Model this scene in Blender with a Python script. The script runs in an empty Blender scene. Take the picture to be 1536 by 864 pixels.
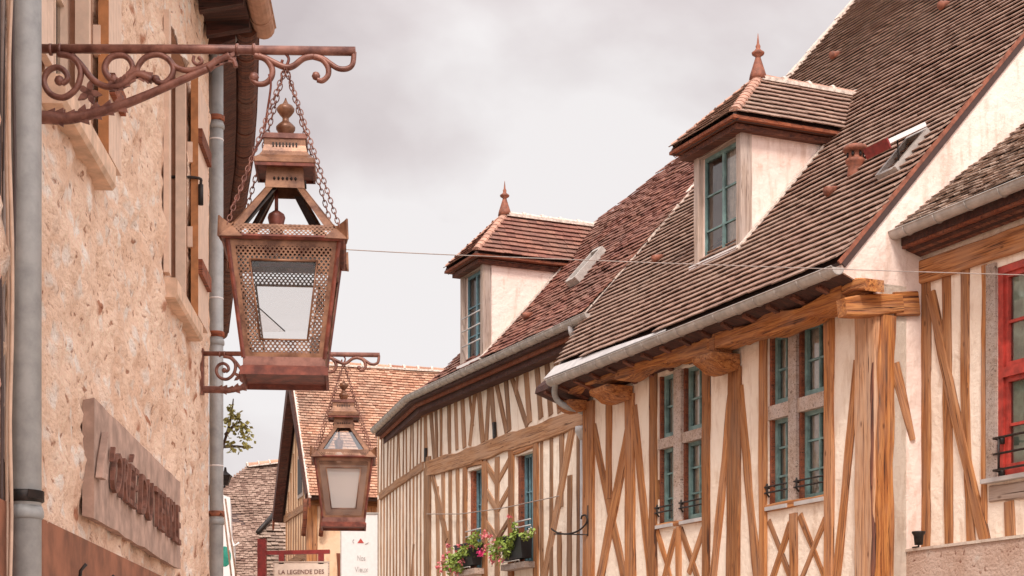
import bpy, bmesh, math, random
from mathutils import Vector, Matrix, noise
random.seed(7)
R = math.radians
sc = bpy.context.scene
COL = sc.collection

# ------------------------------------------------------------------ camera
CZ = 1.6; F = 2500.0; CX = 768.0; HY = 1040.0      # eye height, focal length in px, horizon row (shift lens)
cam_d = bpy.data.cameras.new("camera"); cam = bpy.data.objects.new("camera", cam_d)
cam_d.sensor_width = 36.0; cam_d.lens = F / 1536 * 36.0
cam_d.shift_y = (HY - 432) / 1536
cam_d.clip_start = 0.1; cam_d.clip_end = 5000
cam.location = (0, 0, CZ); cam.rotation_euler = (R(90), 0, 0)
cam_d.dof.use_dof = False
COL.objects.link(cam); sc.camera = cam

# ------------------------------------------------------------------ world: thin blue sky behind an overcast layer
SUN_DIR = Vector((-0.04, -0.95, 0.0)).normalized()   # towards the sun, horizontally
SUN_EL = R(50)
w = bpy.data.worlds.new("World"); sc.world = w; w.use_nodes = True
nt = w.node_tree; nt.nodes.clear()
N = nt.nodes.new; L = nt.links.new
out = N('ShaderNodeOutputWorld'); bg1 = N('ShaderNodeBackground'); bg2 = N('ShaderNodeBackground'); mx = N('ShaderNodeMixShader')
sky = N('ShaderNodeTexSky'); sky.sky_type = 'NISHITA'; sky.sun_disc = False
sky.sun_elevation = SUN_EL; sky.sun_rotation = math.atan2(SUN_DIR.x, SUN_DIR.y)
L(sky.outputs[0], bg1.inputs[0]); bg1.inputs[1].default_value = 0.08
tc = N('ShaderNodeTexCoord'); mp = N('ShaderNodeMapping'); mp.inputs['Scale'].default_value = (3.2, 3.2, 5.0)
mp.inputs['Rotation'].default_value = (R(8), R(20), 0)
L(tc.outputs['Generated'], mp.inputs[0])
nz = N('ShaderNodeTexNoise'); nz.inputs['Scale'].default_value = 1.5; nz.inputs['Detail'].default_value = 6; nz.inputs['Roughness'].default_value = 0.48; nz.inputs['Distortion'].default_value = 0.15
L(mp.outputs[0], nz.inputs[0])
cr = N('ShaderNodeValToRGB'); e = cr.color_ramp
e.elements[0].position = 0.36; e.elements[0].color = (0.62, 0.55, 0.555, 1)
e.elements[1].position = 0.62; e.elements[1].color = (0.96, 0.92, 0.915, 1)
m_ = e.elements.new(0.48); m_.color = (0.77, 0.70, 0.70, 1)
L(nz.outputs[0], cr.inputs[0]); L(cr.outputs[0], bg2.inputs[0])
# the cloud layer is brighter overhead, as an overcast sky is; the boost behind and right is added to light the walls
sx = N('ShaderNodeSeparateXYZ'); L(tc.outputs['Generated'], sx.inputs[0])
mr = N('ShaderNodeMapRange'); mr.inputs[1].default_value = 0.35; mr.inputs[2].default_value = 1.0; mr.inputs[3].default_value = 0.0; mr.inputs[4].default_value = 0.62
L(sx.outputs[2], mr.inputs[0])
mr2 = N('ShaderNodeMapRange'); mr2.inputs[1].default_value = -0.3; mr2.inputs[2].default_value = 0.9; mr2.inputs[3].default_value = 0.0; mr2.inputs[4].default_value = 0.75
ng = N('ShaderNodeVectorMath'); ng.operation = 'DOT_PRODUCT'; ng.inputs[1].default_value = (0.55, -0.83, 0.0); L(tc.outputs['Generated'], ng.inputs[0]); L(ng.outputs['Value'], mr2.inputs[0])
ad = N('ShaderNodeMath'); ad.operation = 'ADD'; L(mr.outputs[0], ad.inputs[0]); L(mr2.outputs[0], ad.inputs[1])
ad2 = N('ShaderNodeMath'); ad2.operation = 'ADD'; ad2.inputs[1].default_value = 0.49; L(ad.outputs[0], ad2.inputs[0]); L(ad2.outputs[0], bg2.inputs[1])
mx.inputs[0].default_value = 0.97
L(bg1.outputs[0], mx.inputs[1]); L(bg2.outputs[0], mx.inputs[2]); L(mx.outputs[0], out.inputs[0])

sun_d = bpy.data.lights.new("sun", 'SUN'); sun = bpy.data.objects.new("sun", sun_d)
sun_d.energy = 1.5; sun_d.angle = R(12); sun_d.color = (1.0, 0.93, 0.84)
to = Vector((SUN_DIR.x * math.cos(SUN_EL), SUN_DIR.y * math.cos(SUN_EL), math.sin(SUN_EL)))
sun.rotation_euler = (-to).to_track_quat('-Z', 'Y').to_euler(); sun.location = (0, -5, 30)
COL.objects.link(sun)
sc.view_settings.view_transform = 'Standard'; sc.view_settings.look = 'None'
sc.view_settings.exposure = 0.95; sc.view_settings.gamma = 1.0; sc.view_settings.use_curve_mapping = False
sc.cycles.max_bounces = 6; sc.cycles.transparent_max_bounces = 16

# ------------------------------------------------------------------ materials
def newmat(name):
    m = bpy.data.materials.new(name); m.use_nodes = True
    return m, m.node_tree, m.node_tree.nodes['Principled BSDF']
def ramp(nt, stops):
    r = nt.nodes.new('ShaderNodeValToRGB'); el = r.color_ramp
    el.elements[0].position, el.elements[0].color = stops[0][0], (*stops[0][1], 1)
    el.elements[1].position, el.elements[1].color = stops[-1][0], (*stops[-1][1], 1)
    for p, c in stops[1:-1]:
        q = el.elements.new(p); q.color = (*c, 1)
    return r
def tex(nt, kind, scale, coord='Object', msc=(1, 1, 1), detail=6, rough=0.6, dist=0.0, off=None):
    t = nt.nodes.new('ShaderNodeTexCoord'); mp = nt.nodes.new('ShaderNodeMapping'); mp.inputs['Scale'].default_value = msc
    if coord == 'World':
        g = nt.nodes.new('ShaderNodeNewGeometry'); nt.links.new(g.outputs['Position'], mp.inputs[0])
    else:
        nt.links.new(t.outputs[coord], mp.inputs[0])
    n = nt.nodes.new('ShaderNodeTexNoise' if kind == 'noise' else 'ShaderNodeTexVoronoi')
    n.inputs['Scale'].default_value = scale
    if kind == 'noise':
        n.inputs['Detail'].default_value = detail; n.inputs['Roughness'].default_value = rough; n.inputs['Distortion'].default_value = dist
    nt.links.new(mp.outputs[0], n.inputs[0])
    return n, mp
def bump(nt, p, h, strength=0.3, dist=0.01):
    b = nt.nodes.new('ShaderNodeBump'); b.inputs['Strength'].default_value = strength; b.inputs['Distance'].default_value = dist
    nt.links.new(h, b.inputs['Height']); nt.links.new(b.outputs[0], p.inputs['Normal']); return b
def mixc(nt, fac, a, b, mode='MIX'):
    m = nt.nodes.new('ShaderNodeMix'); m.data_type = 'RGBA'; m.blend_type = mode
    for s, v in ((0, fac), (6, a), (7, b)):
        if isinstance(v, (int, float)): m.inputs[s].default_value = v
        elif isinstance(v, tuple): m.inputs[s].default_value = (*v, 1)
        else: nt.links.new(v, m.inputs[s])
    return m.outputs[2]

def plaster(name, c1, c2, c3, scale=1.4, b=0.25):
    m, nt, p = newmat(name)
    n, _ = tex(nt, 'noise', scale, 'World', detail=8, rough=0.62)
    r = ramp(nt, [(0.3, c3), (0.5, c1), (0.72, c2)]); nt.links.new(n.outputs[0], r.inputs[0])
    n2, _ = tex(nt, 'noise', 9, 'World', (1, 1, 0.25), detail=5)
    r2 = ramp(nt, [(0.34, (0.78, 0.70, 0.64)), (0.48, (1, 1, 1))]); nt.links.new(n2.outputs[0], r2.inputs[0])
    c = mixc(nt, 0.7, r.outputs[0], r2.outputs[0], 'MULTIPLY')
    nt.links.new(c, p.inputs['Base Color']); p.inputs['Roughness'].default_value = 0.93
    n3, _ = tex(nt, 'noise', 7, 'World', detail=9, rough=0.62); bump(nt, p, n3.outputs[0], b * 2.2, 0.05)
    return m
def wood(name, light, mid, dark, grey=(0.42, 0.33, 0.26), greyamt=0.5, var=0.5, bumps=0.5):
    m, nt, p = newmat(name)
    oi = nt.nodes.new('ShaderNodeObjectInfo')
    n, mp = tex(nt, 'noise', 1.0, 'Object', (1.3, 26, 26), detail=7, rough=0.65, dist=0.6)
    vm = nt.nodes.new('ShaderNodeVectorMath'); vm.operation = 'SCALE'; cb = nt.nodes.new('ShaderNodeCombineXYZ')
    nt.links.new(oi.outputs['Random'], cb.inputs[0]); nt.links.new(oi.outputs['Random'], cb.inputs[1]); nt.links.new(cb.outputs[0], vm.inputs[0]); vm.inputs[3].default_value = 90
    nt.links.new(vm.outputs[0], mp.inputs['Location'])
    r = ramp(nt, [(0.30, dark), (0.45, mid), (0.60, light)]); nt.links.new(n.outputs[0], r.inputs[0])
    g, gm = tex(nt, 'noise', 1.0, 'Object', (1.1, 4, 4), detail=3); nt.links.new(vm.outputs[0], gm.inputs['Location'])
    gr = ramp(nt, [(0.42, (0, 0, 0)), (0.62, (greyamt,) * 3)]); nt.links.new(g.outputs[0], gr.inputs[0])
    c = mixc(nt, gr.outputs[0], r.outputs[0], grey)
    hv = nt.nodes.new('ShaderNodeMapRange'); hv.inputs[3].default_value = 1 - var * 0.55; hv.inputs[4].default_value = 1 + var * 0.4
    nt.links.new(oi.outputs['Random'], hv.inputs[0])
    c = mixc(nt, 1.0, c, hv.outputs[0], 'MULTIPLY')
    # cracks and knots
    k, km = tex(nt, 'noise', 1.0, 'Object', (1.0, 60, 60), detail=3, rough=0.5, dist=1.5); nt.links.new(vm.outputs[0], km.inputs['Location'])
    kr = ramp(nt, [(0.33, (0.12, 0.06, 0.03)), (0.42, (1, 1, 1))]); nt.links.new(k.outputs[0], kr.inputs[0])
    c = mixc(nt, 1.0, c, kr.outputs[0], 'MULTIPLY')
    v, vmap = tex(nt, 'voronoi', 2.2, 'Object', (1, 2.2, 2.2)); nt.links.new(vm.outputs[0], vmap.inputs['Location'])
    vr = ramp(nt, [(0.03, (0.2, 0.1, 0.05)), (0.10, (1, 1, 1))]); nt.links.new(v.outputs['Distance'], vr.inputs[0])
    c = mixc(nt, 0.8, c, vr.outputs[0], 'MULTIPLY')
    nt.links.new(c, p.inputs['Base Color']); p.inputs['Roughness'].default_value = 0.82
    bump(nt, p, n.outputs[0], bumps, 0.02)
    return m
def tile(name, a, b, c, moss=(0.30, 0.24, 0.19), mossamt=0.5, rnd=1.0):
    m, nt, p = newmat(name)
    g = nt.nodes.new('ShaderNodeNewGeometry')
    r = ramp(nt, [(0.0, a), (0.45, b), (1.0, c)]); nt.links.new(g.outputs['Random Per Island'], r.inputs[0])
    n, _ = tex(nt, 'noise', 0.9, 'World', detail=6, rough=0.6)
    nr = ramp(nt, [(0.42, (0, 0, 0)), (0.68, (mossamt,) * 3)]); nt.links.new(n.outputs[0], nr.inputs[0])
    c1 = mixc(nt, nr.outputs[0], r.outputs[0], moss)
    n2, _ = tex(nt, 'noise', 30, 'World', detail=5)
    r2 = ramp(nt, [(0.35, (0.6, 0.6, 0.6)), (0.6, (1.12, 1.12, 1.12))]); nt.links.new(n2.outputs[0], r2.inputs[0])
    c2 = mixc(nt, 0.8, c1, r2.outputs[0], 'MULTIPLY')
    nt.links.new(c2, p.inputs['Base Color']); p.inputs['Roughness'].default_value = 0.88
    bump(nt, p, n2.outputs[0], 0.3, 0.01)
    return m
def metal(name, base, c2, rough=0.55, metallic=0.5, scale=18, sp=0.5, lo=0.4, hi=0.65, b=0.2):
    m, nt, p = newmat(name)
    n, _ = tex(nt, 'noise', scale, 'World', detail=7, rough=0.65)
    r = ramp(nt, [(lo, base), (hi, c2)]); nt.links.new(n.outputs[0], r.inputs[0]); nt.links.new(r.outputs[0], p.inputs['Base Color'])
    p.inputs['Roughness'].default_value = rough; p.inputs['Metallic'].default_value = metallic
    bump(nt, p, n.outputs[0], b, 0.004)
    return m
def flat(name, c, rough=0.7, metallic=0.0, v=0.15, scale=14):
    m, nt, p = newmat(name)
    n, _ = tex(nt, 'noise', scale, 'World', detail=5)
    lo = tuple(x * (1 - v) for x in c); hi = tuple(min(1, x * (1 + v)) for x in c)
    r = ramp(nt, [(0.35, lo), (0.65, hi)]); nt.links.new(n.outputs[0], r.inputs[0]); nt.links.new(r.outputs[0], p.inputs['Base Color'])
    p.inputs['Roughness'].default_value = rough; p.inputs['Metallic'].default_value = metallic
    return m

M = {}
M['plaster'] = plaster('cream_plaster', (0.92, 0.78, 0.65), (0.95, 0.83, 0.71), (0.83, 0.67, 0.54))
M['plaster_pink'] = plaster('pink_plaster', (0.87, 0.70, 0.62), (0.91, 0.77, 0.70), (0.74, 0.55, 0.47), 1.1)
M['plaster_yellow'] = plaster('ochre_plaster', (0.78, 0.52, 0.33), (0.82, 0.58, 0.40), (0.7, 0.44, 0.27))
M['plaster_dull'] = plaster('old_plaster', (0.62, 0.50, 0.42), (0.7, 0.6, 0.5), (0.5, 0.38, 0.3))
M['wood'] = wood('weathered_oak', (0.48, 0.205, 0.07), (0.35, 0.128, 0.038), (0.11, 0.035, 0.013), grey=(0.40, 0.24, 0.155), greyamt=0.4)
M['wood_pale'] = wood('silvered_oak', (0.56, 0.31, 0.17), (0.45, 0.22, 0.11), (0.16, 0.07, 0.035), grey=(0.50, 0.35, 0.26), greyamt=0.5)
M['wood_far'] = wood('faded_oak', (0.40, 0.205, 0.10), (0.31, 0.145, 0.065), (0.16, 0.065, 0.028), grey=(0.38, 0.235, 0.155), greyamt=0.5)
M['wood_orange'] = wood('orange_oak', (0.56, 0.225, 0.06), (0.35, 0.11, 0.025), (0.05, 0.012, 0.005), greyamt=0.2, var=0.2, bumps=1.0)
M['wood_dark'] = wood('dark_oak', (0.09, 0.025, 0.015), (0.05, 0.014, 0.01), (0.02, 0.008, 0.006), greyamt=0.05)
M['wood_red'] = wood('red_brown_wood', (0.30, 0.08, 0.03), (0.2, 0.05, 0.02), (0.08, 0.02, 0.01), greyamt=0.1)
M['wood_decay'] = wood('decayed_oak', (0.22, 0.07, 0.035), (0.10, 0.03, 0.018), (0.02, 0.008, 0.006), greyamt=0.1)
M['wood_grey'] = wood('grey_oak', (0.50, 0.38, 0.31), (0.40, 0.29, 0.23), (0.24, 0.16, 0.12), grey=(0.55, 0.46, 0.42), greyamt=0.6)
M['tile_brown'] = tile('brown_clay_tile', (0.26, 0.155, 0.115), (0.33, 0.20, 0.152), (0.39, 0.25, 0.19), (0.34, 0.245, 0.19), 0.45)
M['tile_red'] = tile('red_clay_tile', (0.17, 0.06, 0.045), (0.26, 0.10, 0.072), (0.34, 0.145, 0.10), (0.25, 0.16, 0.12), 0.5)
M['tile_orange'] = tile('orange_clay_tile', (0.34, 0.14, 0.085), (0.52, 0.26, 0.16), (0.64, 0.38, 0.26), (0.24, 0.16, 0.12), 0.7)
M['tile_old'] = tile('old_mossy_tile', (0.20, 0.13, 0.10), (0.36, 0.24, 0.18), (0.52, 0.38, 0.30), (0.26, 0.21, 0.17), 0.5)
M['tile_far'] = tile('speckled_far_tile', (0.14, 0.07, 0.05), (0.26, 0.16, 0.12), (0.40, 0.27, 0.21), (0.24, 0.16, 0.12), 0.4)
M['underlay'] = flat('dark_roof_batten', (0.06, 0.03, 0.025))
M['mortar'] = flat('lime_mortar', (0.62, 0.52, 0.45), 0.9, v=0.3, scale=20)
M['terracotta'] = flat('terracotta', (0.24, 0.08, 0.045), 0.7, v=0.4, scale=12)
M['terracotta_pale'] = flat('weathered_terracotta', (0.46, 0.25, 0.18), 0.8, v=0.3, scale=9)
M['zinc'] = metal('zinc', (0.37, 0.33, 0.30), (0.52, 0.47, 0.43), 0.5, 0.15, 7)
M['zinc_pale'] = metal('pale_zinc', (0.50, 0.47, 0.46), (0.62, 0.58, 0.56), 0.5, 0.2, 5)
M['pipe_grey'] = metal('grey_painted_pipe', (0.27, 0.27, 0.265), (0.40, 0.395, 0.385), 0.5, 0.1, 9, lo=0.3, hi=0.6)
M['rust'] = metal('rust_painted_iron', (0.11, 0.036, 0.026), (0.28, 0.12, 0.086), 0.42, 0.15, 14, lo=0.36, hi=0.62, b=0.5)
M['rust_light'] = metal('worn_copper_paint', (0.10, 0.036, 0.018), (0.31, 0.15, 0.082), 0.40, 0.3, 11, lo=0.36, hi=0.62, b=0.5)
M['rust_deep'] = metal('deep_rust', (0.09, 0.02, 0.012), (0.24, 0.06, 0.035), 0.5, 0.2, 16)
M['iron'] = metal('black_iron', (0.02, 0.018, 0.018), (0.05, 0.035, 0.03), 0.5, 0.5, 25)
M['teal'] = flat('teal_paint', (0.15, 0.245, 0.235), 0.5, v=0.35, scale=7)
M['teal_blue'] = flat('blue_grey_paint', (0.13, 0.24, 0.28), 0.5, v=0.2)
M['red'] = flat('red_paint', (0.40, 0.045, 0.032), 0.45, v=0.35, scale=7)
M['curtain'] = flat('curtain', (0.80, 0.70, 0.63), 0.9)
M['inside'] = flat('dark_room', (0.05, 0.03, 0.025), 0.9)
M['green_inside'] = flat('green_curtain', (0.50, 0.66, 0.58), 0.9, v=0.35, scale=5)
M['beige_wood'] = flat('beige_shutter_paint', (0.72, 0.52, 0.40), 0.7, v=0.08)
M['tan_wood'] = flat('tan_jamb_paint', (0.42, 0.23, 0.15), 0.7, v=0.15)
M['orange_board'] = flat('orange_brown_paint', (0.42, 0.17, 0.06), 0.6, v=0.2)
M['fascia'] = flat('brown_fascia_paint', (0.25, 0.095, 0.05), 0.75, v=0.35, scale=5)
M['white'] = flat('white_board', (0.78, 0.73, 0.71), 0.6, v=0.04)
M['cream'] = flat('cream_board', (0.74, 0.60, 0.50), 0.6, v=0.06)
M['brown_ink'] = flat('brown_lettering', (0.16, 0.05, 0.04), 0.7)
M['grey_ink'] = flat('grey_lettering', (0.46, 0.42, 0.40), 0.7)
M['oxblood'] = flat('oxblood_paint', (0.22, 0.02, 0.018), 0.45, v=0.3)
M['leaf'] = flat('geranium_leaf', (0.25, 0.33, 0.06), 0.6, v=0.6, scale=30)
M['leaf_tree'] = flat('maple_leaf', (0.30, 0.27, 0.08), 0.6, v=0.6, scale=12)
M['bark'] = flat('bark', (0.10, 0.06, 0.045), 0.9)
M['pink'] = flat('pink_petal', (0.72, 0.20, 0.22), 0.6, v=0.3, scale=30)
M['magenta'] = flat('magenta_petal', (0.75, 0.05, 0.22), 0.6, v=0.2)
M['white_petal'] = flat('white_petal', (0.75, 0.66, 0.62), 0.6)
M['black_box'] = flat('black_planter', (0.006, 0.006, 0.008), 0.5)
M['cable'] = flat('pale_cable', (0.34, 0.27, 0.24), 0.7)
M['dark_cable'] = flat('dark_cable', (0.07, 0.045, 0.04), 0.7)
M['tan_cable'] = flat('tan_cable', (0.55, 0.38, 0.28), 0.7)
M['ground'] = flat('cobble_grey', (0.36, 0.29, 0.245), 0.9, v=0.35, scale=6)
M['earth'] = flat('earth', (0.2, 0.17, 0.12), 0.95, v=0.3, scale=0.3)
M['stone_sill'] = flat('ochre_stone', (0.66, 0.45, 0.32), 0.85, v=0.22, scale=9)
M['turq'] = flat('turquoise_paint', (0.05, 0.50, 0.38), 0.5)
M['concrete'] = flat('worn_stone_board', (0.42, 0.28, 0.22), 0.9, v=0.28, scale=7)
M['letter'] = flat('rusty_lettering', (0.18, 0.075, 0.05), 0.8, v=0.45, scale=20)
# rubble: stones set in lime
def rubble(name, mortar, s1, s2, s3, sc_=7.0, thr=0.16):
    m, nt, p = newmat(name)
    n, mp = tex(nt, 'noise', 5.5, 'World', (1, 1, 1), detail=7, rough=0.62, dist=0.3)
    v, vmp = tex(nt, 'voronoi', sc_, 'World', (1, 0.8, 1.25)); v.inputs['Randomness'].default_value = 1.0
    # warp voronoi by noise
    va = nt.nodes.new('ShaderNodeVectorMath'); va.operation = 'MULTIPLY_ADD'; nt.links.new(n.outputs['Color'], va.inputs[0]); va.inputs[1].default_value = (0.22, 0.22, 0.22)
    nt.links.new(vmp.outputs[0], va.inputs[2]); nt.links.new(va.outputs[0], v.inputs[0])
    r = ramp(nt, [(0.0, s1), (0.36, s1), (0.46, s2), (0.58, mortar), (0.92, mortar), (0.97, s3), (1.0, s3)])
    sep = nt.nodes.new('ShaderNodeSeparateXYZ'); nt.links.new(v.outputs['Color'], sep.inputs[0]); nt.links.new(sep.outputs[0], r.inputs[0])
    sr = ramp(nt, [(thr, (1, 1, 1)), (thr + 0.28, (0, 0, 0))]); nt.links.new(v.outputs['Distance'], sr.inputs[0])
    base = mixc(nt, sr.outputs[0], mortar, r.outputs[0])
    n2, _ = tex(nt, 'noise', 2.0, 'World', detail=6, rough=0.6)
    r2 = ramp(nt, [(0.35, (0.90, 0.80, 0.74)), (0.6, (1.05, 1.03, 1.02))]); nt.links.new(n2.outputs[0], r2.inputs[0])
    base = mixc(nt, 1.0, base, r2.outputs[0], 'MULTIPLY')
    # pits
    n3, _ = tex(nt, 'noise', 19, 'World', (1, .75, 1.1), detail=4, rough=0.55)
    r3 = ramp(nt, [(0.31, (0.36, 0.19, 0.12)), (0.40, (1, 1, 1))]); nt.links.new(n3.outputs[0], r3.inputs[0])
    base = mixc(nt, 0.85, base, r3.outputs[0], 'MULTIPLY')
    n4, _ = tex(nt, 'noise', 42, 'World', detail=6, rough=0.7)
    r4 = ramp(nt, [(0.3, (0.80, 0.72, 0.66)), (0.47, (1, 1, 1)), (0.7, (1.12, 1.11, 1.09))]); nt.links.new(n4.outputs[0], r4.inputs[0])
    base = mixc(nt, 0.8, base, r4.outputs[0], 'MULTIPLY')
    nt.links.new(base, p.inputs['Base Color']); p.inputs['Roughness'].default_value = 0.95
    add = nt.nodes.new('ShaderNodeMath'); add.operation = 'MULTIPLY_ADD'; nt.links.new(n3.outputs[0], add.inputs[0]); add.inputs[1].default_value = 1.6; nt.links.new(n4.outputs[0], add.inputs[2])
    bump(nt, p, add.outputs[0], 0.8, 0.035)
    return m
M['rubble'] = rubble('limewashed_rubble', (0.98, 0.73, 0.56), (0.98, 0.88, 0.79), (0.95, 0.79, 0.67), (0.52, 0.24, 0.14), 8.0, 0.26)
M['rubble_base'] = rubble('rubble_plinth', (0.62, 0.46, 0.38), (0.66, 0.55, 0.48), (0.58, 0.46, 0.38), (0.4, 0.25, 0.18), 6.0)
# glass panes: reflection plus a view into the room
def glassmat(name, tint, op=0.0, gl=0.25):
    m = bpy.data.materials.new(name); m.use_nodes = True; nt = m.node_tree; nt.nodes.clear()
    o = nt.nodes.new('ShaderNodeOutputMaterial'); t = nt.nodes.new('ShaderNodeBsdfTransparent'); t.inputs[0].default_value = (*tint, 1)
    g = nt.nodes.new('ShaderNodeBsdfGlossy'); g.inputs['Roughness'].default_value = 0.04
    fr = nt.nodes.new('ShaderNodeFresnel'); fr.inputs[0].default_value = 1.5
    a = nt.nodes.new('ShaderNodeMath'); a.operation = 'MAXIMUM'; a.inputs[1].default_value = gl; nt.links.new(fr.outputs[0], a.inputs[0])
    x = nt.nodes.new('ShaderNodeMixShader'); nt.links.new(a.outputs[0], x.inputs[0]); nt.links.new(t.outputs[0], x.inputs[1]); nt.links.new(g.outputs[0], x.inputs[2])
    n = nt.nodes.new('ShaderNodeTexNoise'); n.inputs['Scale'].default_value = 2.5
    bp = nt.nodes.new('ShaderNodeBump'); bp.inputs['Strength'].default_value = 0.15; nt.links.new(n.outputs[0], bp.inputs['Height']); nt.links.new(bp.outputs[0], g.inputs['Normal'])
    last = x
    if op:
        d = nt.nodes.new('ShaderNodeBsdfDiffuse'); d.inputs[0].default_value = (0.92, 0.88, 0.85, 1)
        tl = nt.nodes.new('ShaderNodeBsdfTranslucent'); tl.inputs[0].default_value = (0.95, 0.92, 0.9, 1)
        dd = nt.nodes.new('ShaderNodeMixShader'); dd.inputs[0].default_value = 0.6; nt.links.new(d.outputs[0], dd.inputs[1]); nt.links.new(tl.outputs[0], dd.inputs[2])
        y = nt.nodes.new('ShaderNodeMixShader'); y.inputs[0].default_value = op; nt.links.new(x.outputs[0], y.inputs[1]); nt.links.new(dd.outputs[0], y.inputs[2]); last = y
    nt.links.new(last.outputs[0], o.inputs[0]); return m
M['glass'] = glassmat('window_glass', (0.93, 0.96, 0.94), 0, 0.20)
M['glass_lamp'] = glassmat('dusty_lantern_glass', (0.95, 0.93, 0.92), 0.05, 0.05)
M['glass_milk'] = glassmat('milky_lantern_glass', (0.95, 0.93, 0.92), 0.75, 0.04)
# perforated sheet: staggered round holes cut through by transparency, laid out in the sheet's own UV metres
def perf():
    m = bpy.data.materials.new('perforated_sheet'); m.use_nodes = True; nt = m.node_tree; p = nt.nodes['Principled BSDF']; o = nt.nodes['Material Output']
    n, _ = tex(nt, 'noise', 16, 'World', detail=5); r = ramp(nt, [(0.36, (0.11, 0.045, 0.024)), (0.64, (0.31, 0.16, 0.095))]); nt.links.new(n.outputs[0], r.inputs[0]); nt.links.new(r.outputs[0], p.inputs['Base Color'])
    p.inputs['Roughness'].default_value = 0.55; p.inputs['Metallic'].default_value = 0.2
    uv = nt.nodes.new('ShaderNodeUVMap'); S = 0.0165
    ds = []
    for off in (0.0, 0.5):
        mp = nt.nodes.new('ShaderNodeMapping'); mp.inputs['Scale'].default_value = (1 / S, 1 / (S * 1.3), 1); mp.inputs['Location'].default_value = (off, off, 0)
        nt.links.new(uv.outputs[0], mp.inputs[0])
        fr = nt.nodes.new('ShaderNodeVectorMath'); fr.operation = 'FRACTION'; nt.links.new(mp.outputs[0], fr.inputs[0])
        sb = nt.nodes.new('ShaderNodeVectorMath'); sb.operation = 'SUBTRACT'; sb.inputs[1].default_value = (0.5, 0.5, 0); nt.links.new(fr.outputs[0], sb.inputs[0])
        ml = nt.nodes.new('ShaderNodeVectorMath'); ml.operation = 'MULTIPLY'; ml.inputs[1].default_value = (1, 1.3, 0); nt.links.new(sb.outputs[0], ml.inputs[0])
        le = nt.nodes.new('ShaderNodeVectorMath'); le.operation = 'LENGTH'; nt.links.new(ml.outputs[0], le.inputs[0]); ds.append(le.outputs['Value'])
    mn = nt.nodes.new('ShaderNodeMath'); mn.operation = 'MINIMUM'; nt.links.new(ds[0], mn.inputs[0]); nt.links.new(ds[1], mn.inputs[1])
    lt = nt.nodes.new('ShaderNodeMath'); lt.operation = 'LESS_THAN'; lt.inputs[1].default_value = 0.27; nt.links.new(mn.outputs[0], lt.inputs[0])
    t = nt.nodes.new('ShaderNodeBsdfTransparent'); x = nt.nodes.new('ShaderNodeMixShader')
    nt.links.new(lt.outputs[0], x.inputs[0]); nt.links.new(p.outputs[0], x.inputs[1]); nt.links.new(t.outputs[0], x.inputs[2]); nt.links.new(x.outputs[0], o.inputs[0])
    return m
M['perf'] = perf()

# ------------------------------------------------------------------ object helpers
def thing(name, label, cat, loc=(0, 0, 0), group=None):
    o = bpy.data.objects.new(name, None); COL.objects.link(o); o.location = loc; o.empty_display_size = 0.2
    o['label'] = label; o['category'] = cat
    if group: o['group'] = group
    return o
def tag(o, label, cat, group=None):
    o['label'] = label; o['category'] = cat
    if group: o['group'] = group
    return o
def structure(o): o['kind'] = 'structure'; return o
WL = {}     # world location of each parent's frame
def wmat(o):
    m = Matrix.Translation(o.location) @ o.rotation_euler.to_matrix().to_4x4() if o.name not in WL else WL[o.name]
    return m
def link(name, me, mat, parent=None, mw=None, label=None):
    o = bpy.data.objects.new(name, me); COL.objects.link(o)
    mats = mat if isinstance(mat, (list, tuple)) else [mat]
    for k in mats: me.materials.append(M[k])
    mw = mw or Matrix.Identity(4)
    if parent is not None:
        o.parent = parent; pw = wmat(parent)
        o.matrix_basis = pw.inverted() @ mw
    else: o.matrix_basis = mw
    WL[o.name] = mw
    if label: o['label'] = label
    return o
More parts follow.
